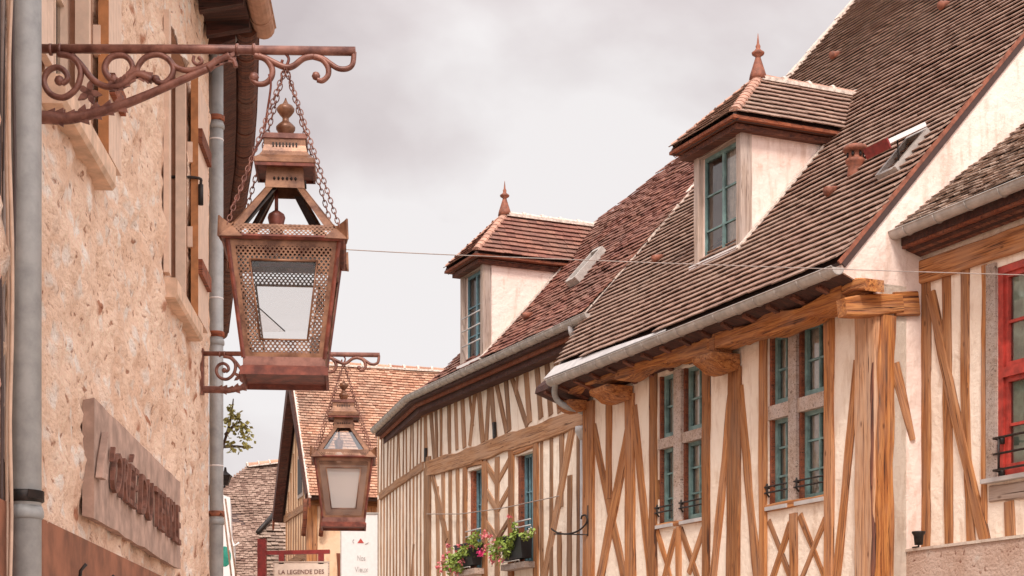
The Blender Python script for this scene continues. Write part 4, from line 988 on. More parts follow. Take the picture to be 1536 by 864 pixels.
for (y0, y1) in ((rw[2] + fr, zm_ - .05), (zm_ + .05, rw[3] - fr)):
    m = MB(); xs = x0 + fr; xm = (x0 + x1) / 2
    for (p, q) in ((xs, xm - .004), (xm + .004, x1 - fr)):
        bx3(p, p + .05, y0, y1, -.09, -.035); bx3(q - .05, q, y0, y1, -.09, -.035); bx3(p + .05, q - .05, y0, y0 + .055, -.09, -.035); bx3(p + .05, q - .05, y1 - .05, y1, -.09, -.035); yy = (y0 + y1) / 2 - .02; bx3(p + .05, q - .05, yy - .015, yy + .015, -.085, -.045)
    m.build('casement', 'red', wn)
    g_ = MB(); g_.sheet(W3.pt(xs, y0 + .01, -.072), W3.u * (x1 - xs - fr), Z * (y1 - y0 - .02)); g_.build('pane', 'glass', wn)
    c_ = MB()
    for i in range(20):
        xa = xs + (x1 - xs) * i / 20; xb = xs + (x1 - xs) * (i + 1) / 20; f = lambda j: -.115 + .02 * math.sin(j * 1.9)
        c_.quad(W3.pt(xa, y0, f(i)), W3.pt(xb, y0, f(i + 1)), W3.pt(xb, y1, f(i + 1)), W3.pt(xa, y1, f(i)))
    c_.build('curtain', 'green_inside', wn)
m = MB(); rp = W3.off(.16)
zr0, zr1 = zof(rp, 1495, 657), zof(rp, 1495, 705)
xr0 = rp.a(1490)
for zz in (zr0, (zr0 + zr1) / 2, zr1): m.tube([rp.pt(xr0, zz), rp.pt(xr0 + 1.25, zz)], 0.013, 6)
m.tube([rp.pt(xr0 + .08, zr0), rp.pt(xr0 + .08, zr1)], .013, 6); m.tube([rp.pt(xr0 + 1.2, zr0), rp.pt(xr0 + 1.2, zr1)], .013, 6)
for zz in (zr0, zr1): m.tube([W3.pt(xr0 - .04, zz - .04, .02), W3.pt(xr0 - .04, zz + .04, .02)], .035, 8); m.tube([W3.pt(xr0 - .04, zz, .02), rp.pt(xr0, zz)], .013, 6)
rl = m.build('railing', 'iron', H3)
zg3 = P3z = G2.hit(1341, 352)[1]
og3 = None
Pg = G2.hit3(1341, 350); o3 = (Pg - W3.O).dot(n2); G3 = W3.off(o3)
ag = G3.ab(Pg)[0]
gutter([G3.pt(ag, Pg.z), G3.pt(ag + 3, Pg.z), G3.pt(ag + 7, Pg.z)], n2, 0.075, 'gutter', 'zinc', H3, 0.45)
PIT3 = R(37.5); R3 = Plane(G3.pt(0, Pg.z + .05, -.03), n2, PIT3)
a3 = R3.ab(C2)[0] + 0.01
tiles(R3, [(a3, 0), (a3 + 7, 0), (a3 + 7, 6.6), (a3, 6.6)], 0.105, 0.15, 'roof', 'tile_old', H3, lift=0.026)
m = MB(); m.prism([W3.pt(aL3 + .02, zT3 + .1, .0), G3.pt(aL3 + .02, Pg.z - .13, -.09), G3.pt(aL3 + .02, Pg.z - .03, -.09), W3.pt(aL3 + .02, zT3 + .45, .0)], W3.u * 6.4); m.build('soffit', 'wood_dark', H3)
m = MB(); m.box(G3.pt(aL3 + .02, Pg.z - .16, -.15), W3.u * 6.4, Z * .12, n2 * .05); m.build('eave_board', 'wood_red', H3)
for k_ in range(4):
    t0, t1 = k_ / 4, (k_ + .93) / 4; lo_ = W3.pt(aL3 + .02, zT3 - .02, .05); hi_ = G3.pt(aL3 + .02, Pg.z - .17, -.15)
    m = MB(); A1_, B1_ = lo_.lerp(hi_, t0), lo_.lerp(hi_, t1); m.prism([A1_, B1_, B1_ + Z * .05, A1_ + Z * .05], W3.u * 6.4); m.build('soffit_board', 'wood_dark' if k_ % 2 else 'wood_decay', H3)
m = MB(); m.prism([W3.pt(aR3, 0, -.36), W3.pt(aR3, 0, -8), W3.pt(aL3 + .3, 0, -8), W3.pt(aL3 + .3, 0, -.36)], Z * (zT3 + .2)); m.build('rear_wall', 'plaster_dull', H3)
m = MB(); rr = R3.pt(a3 + 7, 6.6); rl_ = R3.pt(a3, 6.6); m.quad(rr, rl_, W3.pt(a3, zT3, -9.5), W3.pt(a3 + 7, zT3, -9.5)); m.build('rear_roof', 'tile_old', H3)

# ------------------------------------------------------------------ rubble house on the left (HL)
HL = thing('stone_house', 'limewashed rubble stone house with beige shutters filling the left side', 'house', LW.pt(9, 0))
aw1 = LW.a(313); zEL = 6.75
op1 = (6.95, 7.97, 4.16, 6.2); op2 = (10.42, 11.42, 4.16, 5.84)
# wall face as a fine displaced grid with real openings
m = MB(); st = 0.032; A0, A1, B0, B1 = 3.2, aw1, 0.0, zEL + .1
na = int((A1 - A0) / st); nbv = int((B1 - B0) / st)
vs = []
for j in range(nbv + 1):
    for i in range(na + 1):
        a = A0 + (A1 - A0) * i / na; b = B0 + (B1 - B0) * j / nbv
        for h in (op1, op2):     # snap grid to the openings
            for e_ in (0, 1):
                if abs(a - h[e_]) < st * .5: a = h[e_]
                if abs(b - h[2 + e_]) < st * .5: b = h[2 + e_]
        q = LW.pt(a, b)
        dd = noise.noise(q * 1.3) * .035 + noise.noise(q * 5.5) * .030 + noise.noise(q * 13 + Vector((5, 0, 0))) * 0.014
        qs_ = Vector((q.x * 4.5, q.y * 4.5, q.z * 8.0)) + Vector((noise.noise(q * 4), noise.noise(q * 4 + Vector((9, 0, 0))), 0)) * .5
        f_ = noise.voronoi(qs_)[0]; dd += min(.30, (f_[1] - f_[0])) * 0.085 * (0.4 + noise.noise(qs_ * .8)) 
        edge = min(a - h0 if a > h0 else h0 - a for h0 in (op1[0], op1[1], op2[0], op2[1], A1))
        vs.append(LW.pt(a, b, dd * min(1, .3 + edge * 4)))
fs = []
for j in range(nbv):
    for i in range(na):
        ca = A0 + (A1 - A0) * (i + .5) / na; cb = B0 + (B1 - B0) * (j + .5) / nbv
        if any(h[0] < ca < h[1] and h[2] < cb < h[3] for h in (op1, op2)): continue
        k = j * (na + 1) + i; fs.append((k, k + 1, k + na + 2, k + na + 1))
m.add(vs, fs, smooth=True)
m.build('wall', 'rubble', HL)
m = MB()
m.quad(LW.pt(A1, 0), LW.pt(A1, 0, -6), LW.pt(A1, zEL, -6), LW.pt(A1, zEL)); m.quad(LW.pt(A0, 0), LW.pt(A0, zEL), LW.pt(A0, zEL, -6), LW.pt(A0, 0, -6)); m.quad(LW.pt(A0, 0, -6), LW.pt(A1, 0, -6), LW.pt(A1, zEL, -6), LW.pt(A0, zEL, -6)); m.build('rear_wall', 'rubble', HL)
for hi_, h in enumerate((op1, op2)):
    a0, a1, z0, z1 = h
    m = MB(); d = .14
    m.box(LW.pt(a1 - .0, z0, -d), LU * 0.02, Z * (z1 - z0), LN * (d + .008)); m.box(LW.pt(a0 - .02, z0, -d), LU * 0.02, Z * (z1 - z0), LN * (d + .008)); m.box(LW.pt(a0, z1, -d), LU * (a1 - a0), Z * .02, LN * (d + .008))
    wn = m.build('window', 'tan_wood', HL)
    m = MB(); m.box(LW.pt(a1 - .055, z0, -.06), LU * .05, Z * (z1 - z0), LN * .065); m.build('frame', 'beige_wood', wn)
    casement(LW, a0, a1, z0, z1, -d, 4, 3, 'beige_wood', HL, fr=.06, leaves=2)
    darkroom(LW, a0, a1, z0, z1, -d, HL)
    # shutters folded back flat, held off the wall on their stops
    wn_ = .38 if hi_ == 0 else .60
    for (s0, s1, far) in ((a1 + .04, a1 + .04 + wn_, True), (a0 - (.60 if hi_ == 0 else .12), a0 - .02, False)):
        m = MB(); npl = 5; T0, T1 = (.035, .078) if far else (.012, .045)
        for k in range(npl):
            m.box(LW.pt(s0 + (s1 - s0) * k / npl + .002, z0 + .04, T0), LU * ((s1 - s0) / npl - .004), Z * (z1 - z0 - .06), LN * (T1 - T0))
        sh = m.build('shutter', 'beige_wood', HL)
        if not far and hi_: continue
        m = MB(); m.box(LW.pt(s0 - .005, z0 + .03, T0 - .003), LU * .012, Z * (z1 - z0 - .04), LN * (T1 - T0 + .006)); m.build('shutter_edge', 'orange_board', sh)
        for zz in (z0 + .33, z1 - .45):
            m = MB(); m.box(LW.pt(s0 + .03, zz, T1), LU * (s1 - s0 - .06), Z * .10, LN * .028); m.build('shutter_rail', 'wood_red', sh)
        for zz in (z0 + .5, z1 - .6):
            m = MB(); m.box(LW.pt(s0 - .02, zz, .01), LU * .05, Z * .14, LN * .034); m.build('hinge_block', 'beige_wood', sh)
    # stone sill
    m = MB(); sa0, sa1 = (6.9, 8.1) if hi_ == 0 else (10.28, 11.58)
    pr = [(-.02, -.12), (.085, -.12), (.10, -.10), (.10, -.012), (.09, 0.0), (-.02, .01)]
    m.prism([LW.pt(sa0, z0 + b, d) for d, b in pr], LU * (sa1 - sa0)); m.build('sill', 'stone_sill', HL)
    # espagnolette bar across the far jamb
    m = MB(); zz = z0 + .95 + .25 * (1 - hi_)
    m.tube(crom([LW.pt(a1 - .03, zz - .06, -.13), LW.pt(a1 - .03, zz, -.13), LW.pt(a1 + .0, zz + .02, -.05), LW.pt(a1 + .02, zz + .02, .09), LW.pt(a1 + .03, zz - .02, .10), LW.pt(a1 + .03, zz - .16, .10)], 4), .010, 6)
    m.tube([LW.pt(a1 + .03, zz - .02, .10), LW.pt(a1 + .03, zz - .16, .10)], .018, 8); m.build('shutter_bar', 'iron', HL)
for aa_ in (7.35, 8.05):
    m = MB(); m.tube([LW.pt(aa_, 1.9, .05), LW.pt(aa_, 2.14, .075), LW.pt(aa_, 2.17, .10)], .008, 6); m.build('fascia_pin', 'iron', HL)
# brown shop fascia low on the wall
m = MB(); m.box(LW.pt(3.3, 0.9, .0), LU * 7.8, Z * (2.30 - 0.9), LN * .05); m.build('shop_fascia', 'fascia', HL)
# eave: soffit, rafters, gutter, roof
ov = 0.33
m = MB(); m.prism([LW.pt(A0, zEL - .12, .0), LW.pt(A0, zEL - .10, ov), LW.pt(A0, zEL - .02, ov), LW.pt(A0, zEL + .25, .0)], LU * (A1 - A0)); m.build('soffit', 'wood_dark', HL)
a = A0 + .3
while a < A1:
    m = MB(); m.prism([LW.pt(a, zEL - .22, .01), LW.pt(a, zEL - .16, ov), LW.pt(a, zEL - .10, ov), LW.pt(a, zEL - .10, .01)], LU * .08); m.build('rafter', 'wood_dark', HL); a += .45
gutter([LW.pt(A0, zEL - .02, ov + .08), LW.pt(9, zEL - .02, ov + .08), LW.pt(A1 + .1, zEL - .02, ov + .08)], LN, .085, 'gutter', 'tan_wood', HL, .5)
RL = Plane(LW.pt(0, zEL + .04, ov + .02), LN, R(45)); a0_ = RL.ab(LW.pt(A0, 0))[0]; a1_ = RL.ab(LW.pt(A1, 0))[0]
tiles(RL, [(a0_, 0), (a1_, 0), (a1_, 5), (a0_, 5)], .12, .17, 'roof', 'tile_old', HL)
# downpipes: big grey one in the foreground, second at the corner with its swan neck
def downpipe(x, y, r, z0, z1, parent, mat, bands, bandmat='iron', top=None):
    m = MB(); m.tube([(x, y, z0), (x, y, z1)], r, 20)
    if top: m.tube(top, r, 14)
    p = m.build('downpipe', mat, parent)
    for zb_, mt in bands:
        m = MB(); m.lathe((x, y, zb_), [(r + .004, -.022), (r + .010, -.018), (r + .010, .018), (r + .004, .022)], 20); m.build('pipe_clamp', mt, p)
        m = MB(); m.lathe((x, y, zb_ - .055), [(r + .002, -.03), (r + .009, -.02), (r + .009, .0), (r + .002, .02)], 20); m.build('pipe_joint', mat, p)
    return p
yp = 6.2; xp = (38 - CX) / F * yp
dp = downpipe(xp, yp, .0585, .2, zEL + 1, HL, 'pipe_grey', [(1.6 + (HY - 745) * yp / F, 'iron')])
m = MB(); zc = 1.6 + (HY - 743) * yp / F; m.box((xp + .03, yp - .07, zc - .014), (.055, 0, -.008), (0, .02, 0), (0, 0, .03)); m.build('clamp_bolt', 'iron', dp); m = MB(); m.box((xp - .11, yp - .02, zc), (.08, 0, 0), (0, .02, 0), (0, 0, .03)); m.build('clamp_bolt', 'iron', dp)
yq = 12.85; xq = (324.5 - CX) / F * yq
zq = lambda y: 1.6 + (HY - y) * yq / F
gend = LW.pt(A1 + .1, zEL - .05, ov + .08)
dq = downpipe(xq, yq, .054, .2, zq(95), HL, 'pipe_grey', [(zq(178), 'wood_red'), (zq(502), 'wood_red'), (zq(771), 'wood_red')],
    top=crom([(xq, yq, zq(100)), (xq, yq, zq(88)), (xq + .06, yq, zq(70)), (xq + .12, yq, zq(52)), (xq + .15, yq, zq(30)), (gend.x, gend.y, gend.z)], 4))
for yy in (210, 448, 699):
    m = MB(); m.lathe((xq, yq, zq(yy)), [(.0545, -.006), (.0575, 0), (.0545, .006)], 16); m.build('pipe_joint', 'white', dq)
# worn wooden shop board with raised letters
SB = LW.off(.055)
qd = [LW.hit(140, 597), LW.hit(268, 728), LW.hit(264, 853), LW.hit(125, 768)]
q2 = [SB.hit(155, 610), SB.hit(270, 724), SB.hit(267, 853), SB.hit(140, 776)]
brd = MB(); n_ = 14
qa = min(q2[0][0], q2[3][0]); qb = q2[1][0]
m = MB(); pts = []
def lerp(a, b, t): return a + (b - a) * t
front = []; 
topz = lambda t: lerp(q2[0][1], q2[1][1], t); botz = lambda t: lerp(q2[3][1], q2[2][1], t)
vs = []
for i in range(n_ + 1):
    t = i / n_; a = lerp(qa + .02, qb, t)
    for j in range(7):
        b = lerp(botz(t), topz(t), j / 6) + (noise.noise(Vector((a * 6, j, 0))) * .012 if j in (0, 6) else 0)
        vs.append(SB.pt(a, b, noise.noise(Vector((a * 5, b * 5, 2))) * .008))
for i in range(n_ + 1):
    t = i / n_; a = lerp(qa + .02, qb, t)
    for b in (botz(t) + .01, topz(t) - .01): vs.append(LW.pt(a, b, .0))
K0 = (n_ + 1) * 7
fs = [(i * 7 + j, (i + 1) * 7 + j, (i + 1) * 7 + j + 1, i * 7 + j + 1) for i in range(n_) for j in range(6)]
fs += [(K0 + i * 2, K0 + (i + 1) * 2, (i + 1) * 7, i * 7) for i in range(n_)] + [(i * 7 + 6, (i + 1) * 7 + 6, K0 + (i + 1) * 2 + 1, K0 + i * 2 + 1) for i in range(n_)]
fs += [tuple([0, 1, 2, 3, 4, 5, 6, K0 + 1, K0])] + [tuple([n_ * 7 + j for j in range(6, -1, -1)] + [K0 + n_ * 2, K0 + n_ * 2 + 1])]
m.add(vs, fs)
board = thing('shop_sign', 'worn stone coloured board with raised rusty letters on the rubble wall', 'sign', SB.pt(qa, botz(0), -.03))
m.build('board', 'concrete', board)
SF = LW.off(.063)
lq = [SF.hit3(159, 732), SF.hit3(267, 819), SF.hit3(265, 744), SF.hit3(167, 657)]
lettering("'ORÉE DU TEMPLE", lq, .022, LN, 'lettering', 'letter', board, space=1.0)
tq = [SF.hit3(143, 716), SF.hit3(151, 720), SF.hit3(161, 655), SF.hit3(153, 648)]
lettering("L", tq, .03, LN, 'lettering', 'concrete', board)
# bundle of old cables beside the big downpipe
for i, (xx, mt, rr) in enumerate(((16, 'tan_cable', .007), (11, 'tan_cable', .006), (6, 'cable', .008), (2, 'dark_cable', .006), (20, 'dark_cable', .006), (8, 'dark_cable', .004))):
    y_ = 6.05 + .04 * (i % 3); pts = [((xx + 3.0 * noise.noise(Vector((k * .45, i * 3.1, 0))) * 2 - CX) / F * y_, y_ - .03 * noise.noise(Vector((k * .5, i, 4))), .6 + k * .33) for k in range(22)]
    m = MB(); m.tube(crom(pts, 3), rr, 6)
    tag(m.build('cable', mt), ['tan cable nearest the big grey downpipe', 'tan cable running up the left edge beside a thicker pale one', 'thick pale cable running up the left edge of the wall', 'dark cable at the very edge of the picture', 'dark cable half hidden behind the grey downpipe', 'thinnest dark cable twisting among the pale cables'][i], 'cable', 'cables running up the wall by the downpipe')

# ------------------------------------------------------------------ neighbour further along on the left, seen as an eave
HN = thing('row_house', 'narrow row house whose dark overhanging eave curves away behind the corner downpipe', 'house', (-2.9, 16, 0))
ep = [((385 - CX) / F * 12.75, 12.75, 6.70)]
for (x_, y_) in ((384, 110), (382, 170), (377, 240), (366, 310), (356, 370), (348, 440), (341, 500)):
    Y_ = (6.70 - CZ) * F / (HY - y_); ep.append(((x_ - CX) / F * Y_, Y_, 6.70))
ep = [Vector(p) for p in ep]; en = []
for i in range(len(ep)):
    t = (ep[min(i + 1, len(ep) - 1)] - ep[max(i - 1, 0)]).normalized(); en.append(Vector((t.y, -t.x, 0)).normalized())
ep2 = [p - n_ * .08 for p, n_ in zip(ep, en)]
gutter(ep2, en, .09, 'gutter', 'wood_decay', HN, .5)
m = MB(); vs = []
for p, n_ in zip(ep, en):
    wv = Vector((p.x, p.y, 0)) - n_ * .50
    vs += [wv + Z * 6.45, p - n_ * .16 - Z * .10, p - n_ * .16 + Z * .02, wv + Z * 7.1]
n = len(ep); m.add(vs, [(i * 4 + j, i * 4 + (j + 1) % 4, (i + 1) * 4 + (j + 1) % 4, (i + 1) * 4 + j) for i in range(n - 1) for j in range(4)] + [(0, 1, 2, 3), tuple((n - 1) * 4 + j for j in (3, 2, 1, 0))]); m.build('soffit', 'wood_dark', HN)
m = MB(); vs = []
for p, n_ in zip(ep, en): vs += [Vector((p.x, p.y, 0)) - n_ * .5, Vector((p.x, p.y, 6.5)) - n_ * .5]
m.add(vs, [(i * 2, i * 2 + 1, i * 2 + 3, i * 2 + 2) for i in range(n - 1)]); m.build('wall', 'plaster', HN)
m = MB(); vs = []
for p, n_ in zip(ep, en): vs += [p - n_ * .1 + Z * .03, p - n_ * 4 + Z * 3.6, p - n_ * 8 + Z * .03, Vector((p.x, p.y, 0)) - n_ * 8]
m.add(vs, [(i * 4 + j, i * 4 + j + 1, (i + 1) * 4 + j + 1, (i + 1) * 4 + j) for i in range(n - 1) for j in range(3)] + [(0, 1, 2), (4 * n - 4, 4 * n - 3, 4 * n - 2)]); m.build('roof', 'tile_old', HN)

# ------------------------------------------------------------------ gabled house closing the street (H0)
u0 = Vector((-.29, .957, 0)).normalized()          # along its gable, away from the viewer
c0 = Vector(((463 - CX) / F * 40, 40, 0)); r0 = Vector((u0.y, -u0.x, 0))    # r0: along its ridge, to the right
H0 = thing('gabled_house', 'timbered gable house with an orange tiled roof standing behind the bent house', 'house', c0 + u0 * 2.7)
GW0 = Plane(c0 + r0 * .26, -r0)                               # gable face, towards the street
ze0 = 6.50; za0 = 10.05; Lg = 5.4; hw_ = Lg / 2
m = MB(); m.prism([r0 * .26 + q_ for q_ in [c0 + u0 * .25 , c0 + u0 * (Lg - .3), c0 + u0 * (Lg - .3) + Z * ze0, c0 + u0 * hw_ + Z * (za0 - .3), c0 + u0 * .25 + Z * ze0]], r0 * 9); m.build('wall', 'plaster_yellow', H0)
NS = -u0                                            # camera-side wall normal
sl0 = math.atan2(za0 - ze0, hw_)
RA = Plane(c0 - u0 * .15 + Z * (ze0 - .18), NS, sl0)
lenA = (hw_ + .15) / math.cos(sl0)
aa = RA.ab(c0)[0]
tiles(RA, [(aa, 0), (aa + 11, 0), (aa + 11, lenA), (aa, lenA)], .095, .15, 'roof', 'tile_orange', H0, lift=.034, under=True, jit=.5)
RBb = Plane(c0 + u0 * (Lg + .15) + Z * (ze0 - .18), u0, sl0); ab_ = RBb.ab(c0)[0]
tiles(RBb, [(ab_, 0), (ab_ - 11, 0), (ab_ - 11, lenA), (ab_, lenA)], .3, .4, 'roof', 'tile_orange', H0, lift=.04)
ridge_caps([c0 + u0 * hw_ + r0 * .0 + Z * (za0 + .03), c0 + u0 * hw_ + r0 * 10 + Z * (za0 + .03)], H0, .12, 'tile_orange', .36)
# bargeboards with a dark arched hood under them
for sgn, P0_, P1_ in ((1, c0 - u0 * .15 + Z * (ze0 - .2), c0 + u0 * hw_ + Z * za0), (1, c0 + u0 * (Lg + .15) + Z * (ze0 - .2), c0 + u0 * hw_ + Z * za0)):
    m = MB(); m.box(P0_ - r0 * .03 - Z * .26, P1_ - P0_, Z * .22, r0 * .05); m.build('bargeboard', 'wood_red', H0)
    m = MB(); m.box(P0_ - r0 * .03 - Z * .02, P1_ - P0_, Z * .07, r0 * .07); m.build('verge', 'mortar', H0)
m = MB(); arc = []
for i in range(13):
    t = i / 12; uu_ = .15 + (Lg - .3) * t; h_ = ze0 - .25 + (za0 - ze0 - .45) * (1 - abs(2 * t - 1) ** 1.05); arc.append(c0 + u0 * uu_ + Z * h_ - r0 * .06)
outer = [c0 + u0 * (Lg) + Z * (ze0 - .1) - r0 * .06, c0 + u0 * hw_ + Z * (za0 - .2) - r0 * .06, c0 + u0 * 0 + Z * (ze0 - .1) - r0 * .06]
m.prism(arc + outer, r0 * .24); m.build('gable_hood', 'wood_dark', H0)
for i in range(13):
    a = -.3 - (Lg - .8) * i / 12
    t = i / 12; h_ = ze0 + (za0 - ze0 - .8) * (1 - abs(2 * t - 1))
    timber_ab(GW0, [(a, .3), (a + random.uniform(-.05, .05), max(ze0 - .2, h_))], .12, -.05, .02, 'stud', 'wood_far', H0)
timber_ab(GW0, [(-.2, 4.65), (-2.2, 5.1), (-5.2, 5.0)], .22, -.05, .04, 'band_beam', 'wood_far', H0)
timber_ab(GW0, [(-.2, 6.3), (-5.2, 6.3)], .2, -.05, .04, 'band_beam', 'wood_far', H0)
m = MB(); m.box(GW0.pt(-3.0, 6.6, -.03), GW0.u * .8, Z * 1.1, GW0.n * .06); wn = m.build('window', 'wood_grey', H0); m = MB(); m.box(GW0.pt(-2.9, 6.7, .0), GW0.u * .6, Z * .9, GW0.n * .04); m.build('pane', 'iron', wn)
# brackets under the eave corners, corner post
for du in (0.0, .42):
    m = MB(); q = c0 + r0 * du - r0 * .1; m.tube(crom([q - u0 * .12 + Z * (ze0 - .25), q - u0 * .10 + Z * (ze0 - .6), q + u0 * .15 + Z * (ze0 - 1.1)], 4), .06, 6); m.build('bracket', 'wood_red', H0)
PS = Plane(c0 + u0 * .25, NS)
timber_ab(PS, [(.12, .3), (.12, ze0)], .25, -.1, .03, 'post', 'wood', H0)
timber_ab(PS, [(PS.a(509), .3), (PS.a(509), 5.0)], .12, -.05, .03, 'post', 'wood_red', H0)
timber_ab(PS, [(PS.a(555), .3), (PS.a(555), ze0)], .28, -.05, .03, 'post', 'wood', H0)
timber_ab(PS, [(0, ze0 - .25), (6, ze0 - .25)], .22, -.05, .05, 'wall_plate', 'wood', H0)
timber_ab(PS, [(PS.a(530), 4.0), (PS.a(548), 5.9)], .16, -.05, .02, 'brace', 'wood_orange', H0)

# ------------------------------------------------------------------ far roofs at the left end of the street
HF = thing('hipped_house', 'distant house under a speckled brown hipped roof at the end of the street', 'house', (-9.0, 60, 0))
Yr = 60.0; X_ = lambda px, Y: (px - CX) / F * Y; Z_ = lambda py, Y: CZ + (HY - py) / F * Y
PF = plane3(Vector((X_(372, Yr), Yr, Z_(699, Yr))), Vector((1, .12, 0)), Vector((.05, -.72, .69)))
if PF.v.z < 0: PF.v = -PF.v; PF.u = -PF.u
polyf = [PF.hit(371, 700), PF.hit(342, 722), PF.hit(300, 800), PF.hit(288, 885), PF.hit(480, 885), PF.hit(470, 688)]
tiles(PF, polyf, .12, .15, 'roof', 'tile_far', HF, lift=.030, jit=1.6, wav=.03)
ridge_caps([PF.pt(*polyf[0], .05), PF.pt(*polyf[-1], .05)], HF, .16, 'tile_orange', .4)
lo = [PF.pt(*polyf[3]), PF.pt(*polyf[4])]
m = MB(); m.prism([Vector((lo[0].x + .3, lo[0].y + .3, 0)), Vector((lo[1].x - .2, lo[1].y + .3, 0)), Vector((lo[1].x - .2, lo[1].y + .3, lo[1].z)), Vector((lo[0].x + .3, lo[0].y + .3, lo[0].z))], Vector((.5, 7, 0))); m.build('wall', 'plaster_dull', HF)
m = MB(); a_, b_ = PF.pt(*polyf[0]), PF.pt(*polyf[-1]); m.quad(a_, b_, b_ + Vector((0, 5, -4)), a_ + Vector((0, 5, -4))); m.add([a_, a_ + Vector((0, 5, -4)), lo[0] + Vector((0, 6, 0)), lo[0]], [(0, 1, 2, 3)]); m.build('rear_roof', 'tile_old', HF)
# small cat-slide roof in front of it, with a dark gutter
HS = thing('lean_to', 'small tiled lean-to roof with a dark sloping rake between far roof and gabled house', 'shed', (X_(408, 46), 46, 0))
Ys = 47.5; PSm = plane3(Vector((X_(418, Ys), Ys, Z_(768, Ys))), Vector((1, .3, 0)), Vector((-.15, -.72, .69)))
if PSm.v.z < 0: PSm.v = -PSm.v; PSm.u = -PSm.u
ps = [PSm.hit(389, 800), PSm.hit(386, 880), PSm.hit(436, 880), PSm.hit(436, 765), PSm.hit(418, 766)]
tiles(PSm, ps, .16, .22, 'roof', 'tile_old', HS, lift=.05, jit=2)
m = MB(); m.tube([PSm.hit3(386, 803) + PSm.n * .1, PSm.hit3(418, 767) + PSm.n * .1], .07, 6); m.build('rake_board', 'iron', HS)
m = MB(); ql, qr = PSm.pt(*ps[1]), PSm.pt(*ps[2]); m.prism([Vector((ql.x, ql.y + .2, 0)), Vector((qr.x, qr.y + .2, 0)), Vector((qr.x, qr.y + .2, qr.z)), Vector((ql.x, ql.y + .2, ql.z))], Vector((.5, 3, 0))); m.build('wall', 'plaster_dull', HS)
# pale chimney stack and white pole beside the corner pipe
Yc = 44; ch = thing('chimney_house', 'white rendered wall end showing just right of the corner downpipe', 'wall', (X_(338, Yc), Yc, 0))
m = MB(); m.prism([Vector((X_(322, Yc), Yc, 0)), Vector((X_(352, Yc), Yc, 0)), Vector((X_(352, Yc), Yc, Z_(815, Yc))), Vector((X_(348, Yc), Yc, Z_(815, Yc))), Vector((X_(345, Yc), Yc, Z_(746, Yc))), Vector((X_(322, Yc), Yc, Z_(738, Yc)))], Vector((-.3, 2, 0))); m.build('wall', 'white', ch)
m = MB(); m.tube([(X_(345, Yc), Yc - .1, Z_(800, Yc)), (X_(351, Yc), Yc - .1, Z_(820, Yc)), (X_(360, Yc), Yc - .1, Z_(815, Yc))], .04, 6); m.build('pipe', 'white', ch)
ch.name = 'rendered_wall'
Yl = 24.0
lt = thing('street_lantern', 'tiny dark wall lantern peeking out beside the corner downpipe', 'lantern', (X_(338, Yl), Yl, Z_(725, Yl)))
m = MB(); m.lathe((X_(338, Yl), Yl, Z_(728, Yl)), [(.04, 0), (.075, .12), (.09, .14), (.02, .2), (.012, .26)], square=True); m.build('body', 'iron', lt)
m = MB(); m.tube([(X_(330, Yl), Yl, Z_(735, Yl)), (X_(338, Yl), Yl, Z_(729, Yl))], .015, 6); m.build('arm', 'iron', lt)
tq_ = MB(); yt_ = 22.0; tq_.lathe((0, 0, 0), [(.075, -.01), (.085, 0), (.085, .02), (.075, .03)], 20)
mw_ = Matrix.Translation(Vector((X_(337, yt_), yt_, Z_(835, yt_)))) @ Matrix.Rotation(R(90), 4, 'X')
me_ = MB(); 
for v_ in range(len(tq_.v)): tq_.v[v_] = tuple(mw_ @ Vector((tq_.v[v_][0], tq_.v[v_][1] * 1.6, tq_.v[v_][2])))
tag(tq_.build('hanging_disc', 'turq'), 'turquoise disc hanging low beside the corner downpipe', 'sign')
for (xa, ya, xb, yb, lb) in ((334, 755, 347, 864, 'pale rope slanting down left of its twin by the downpipe'), (338, 748, 355, 870, 'pale rope slanting down right of its twin by the downpipe')):
    m = MB(); m.tube([(X_(xa, 21.), 21., Z_(ya, 21.)), (X_(xb, 21.), 21., Z_(yb, 21.))], .012, 6); tag(m.build('rope', 'tan_cable'), lb, 'rope', 'ropes beside the downpipe')
# ------------------------------------------------------------------ tree behind the corner pipe
TX = Vector((X_(285, 26.5), 26.5, 0))
tree = thing('maple_tree', 'leafy tree of which one yellow-green branch reaches past the corner downpipe', 'tree', TX)
m = MB(); tip = Vector((X_(372, 24), 24, Z_(640, 24)))
m.tube(crom([TX, TX + Vector((0, -.05, 2)), TX + Vector((-.05, .05, 4)), TX + Vector((0, 0, 5.6))], 4), [.16 - .10 * i / 12 for i in range(13)], 8)
m.build('trunk', 'bark', tree)
br = [crom([TX + Vector((0, 0, 3.9)), Vector((X_(335, 24.5), 24.6, Z_(660, 24.5))), Vector((X_(345, 24), 24.1, Z_(620, 24))), Vector((X_(350, 24), 24, Z_(598, 24)))], 4), crom([Vector((X_(337, 24.5), 24.6, Z_(650, 24.5))), Vector((X_(355, 24), 24.1, Z_(632, 24))), tip], 4), crom([Vector((X_(335, 24.5), 24.6, Z_(668, 24.5))), Vector((X_(355, 24), 24.1, Z_(668, 24))), Vector((X_(378, 24), 24.1, Z_(670, 24)))], 4)]
m = MB()
for b_ in br: m.tube(b_, [.03 - .022 * i / (len(b_) - 1) for i in range(len(b_))], 5)
m.build('branch', 'bark', tree)
m = MB()
def leaf(m, c, s, mi=0):
    d = Vector((random.uniform(-1, 1), random.uniform(-1, 1), random.uniform(-1, .4))).normalized(); e = d.cross(Vector((random.uniform(-1, 1), random.uniform(-1, 1), random.uniform(-1, 1)))).normalized()
    m.add([c, c + d * s * .5 + e * s * .45, c + d * s, c + d * s * .5 - e * s * .45], [(0, 1, 2, 3)], mi)
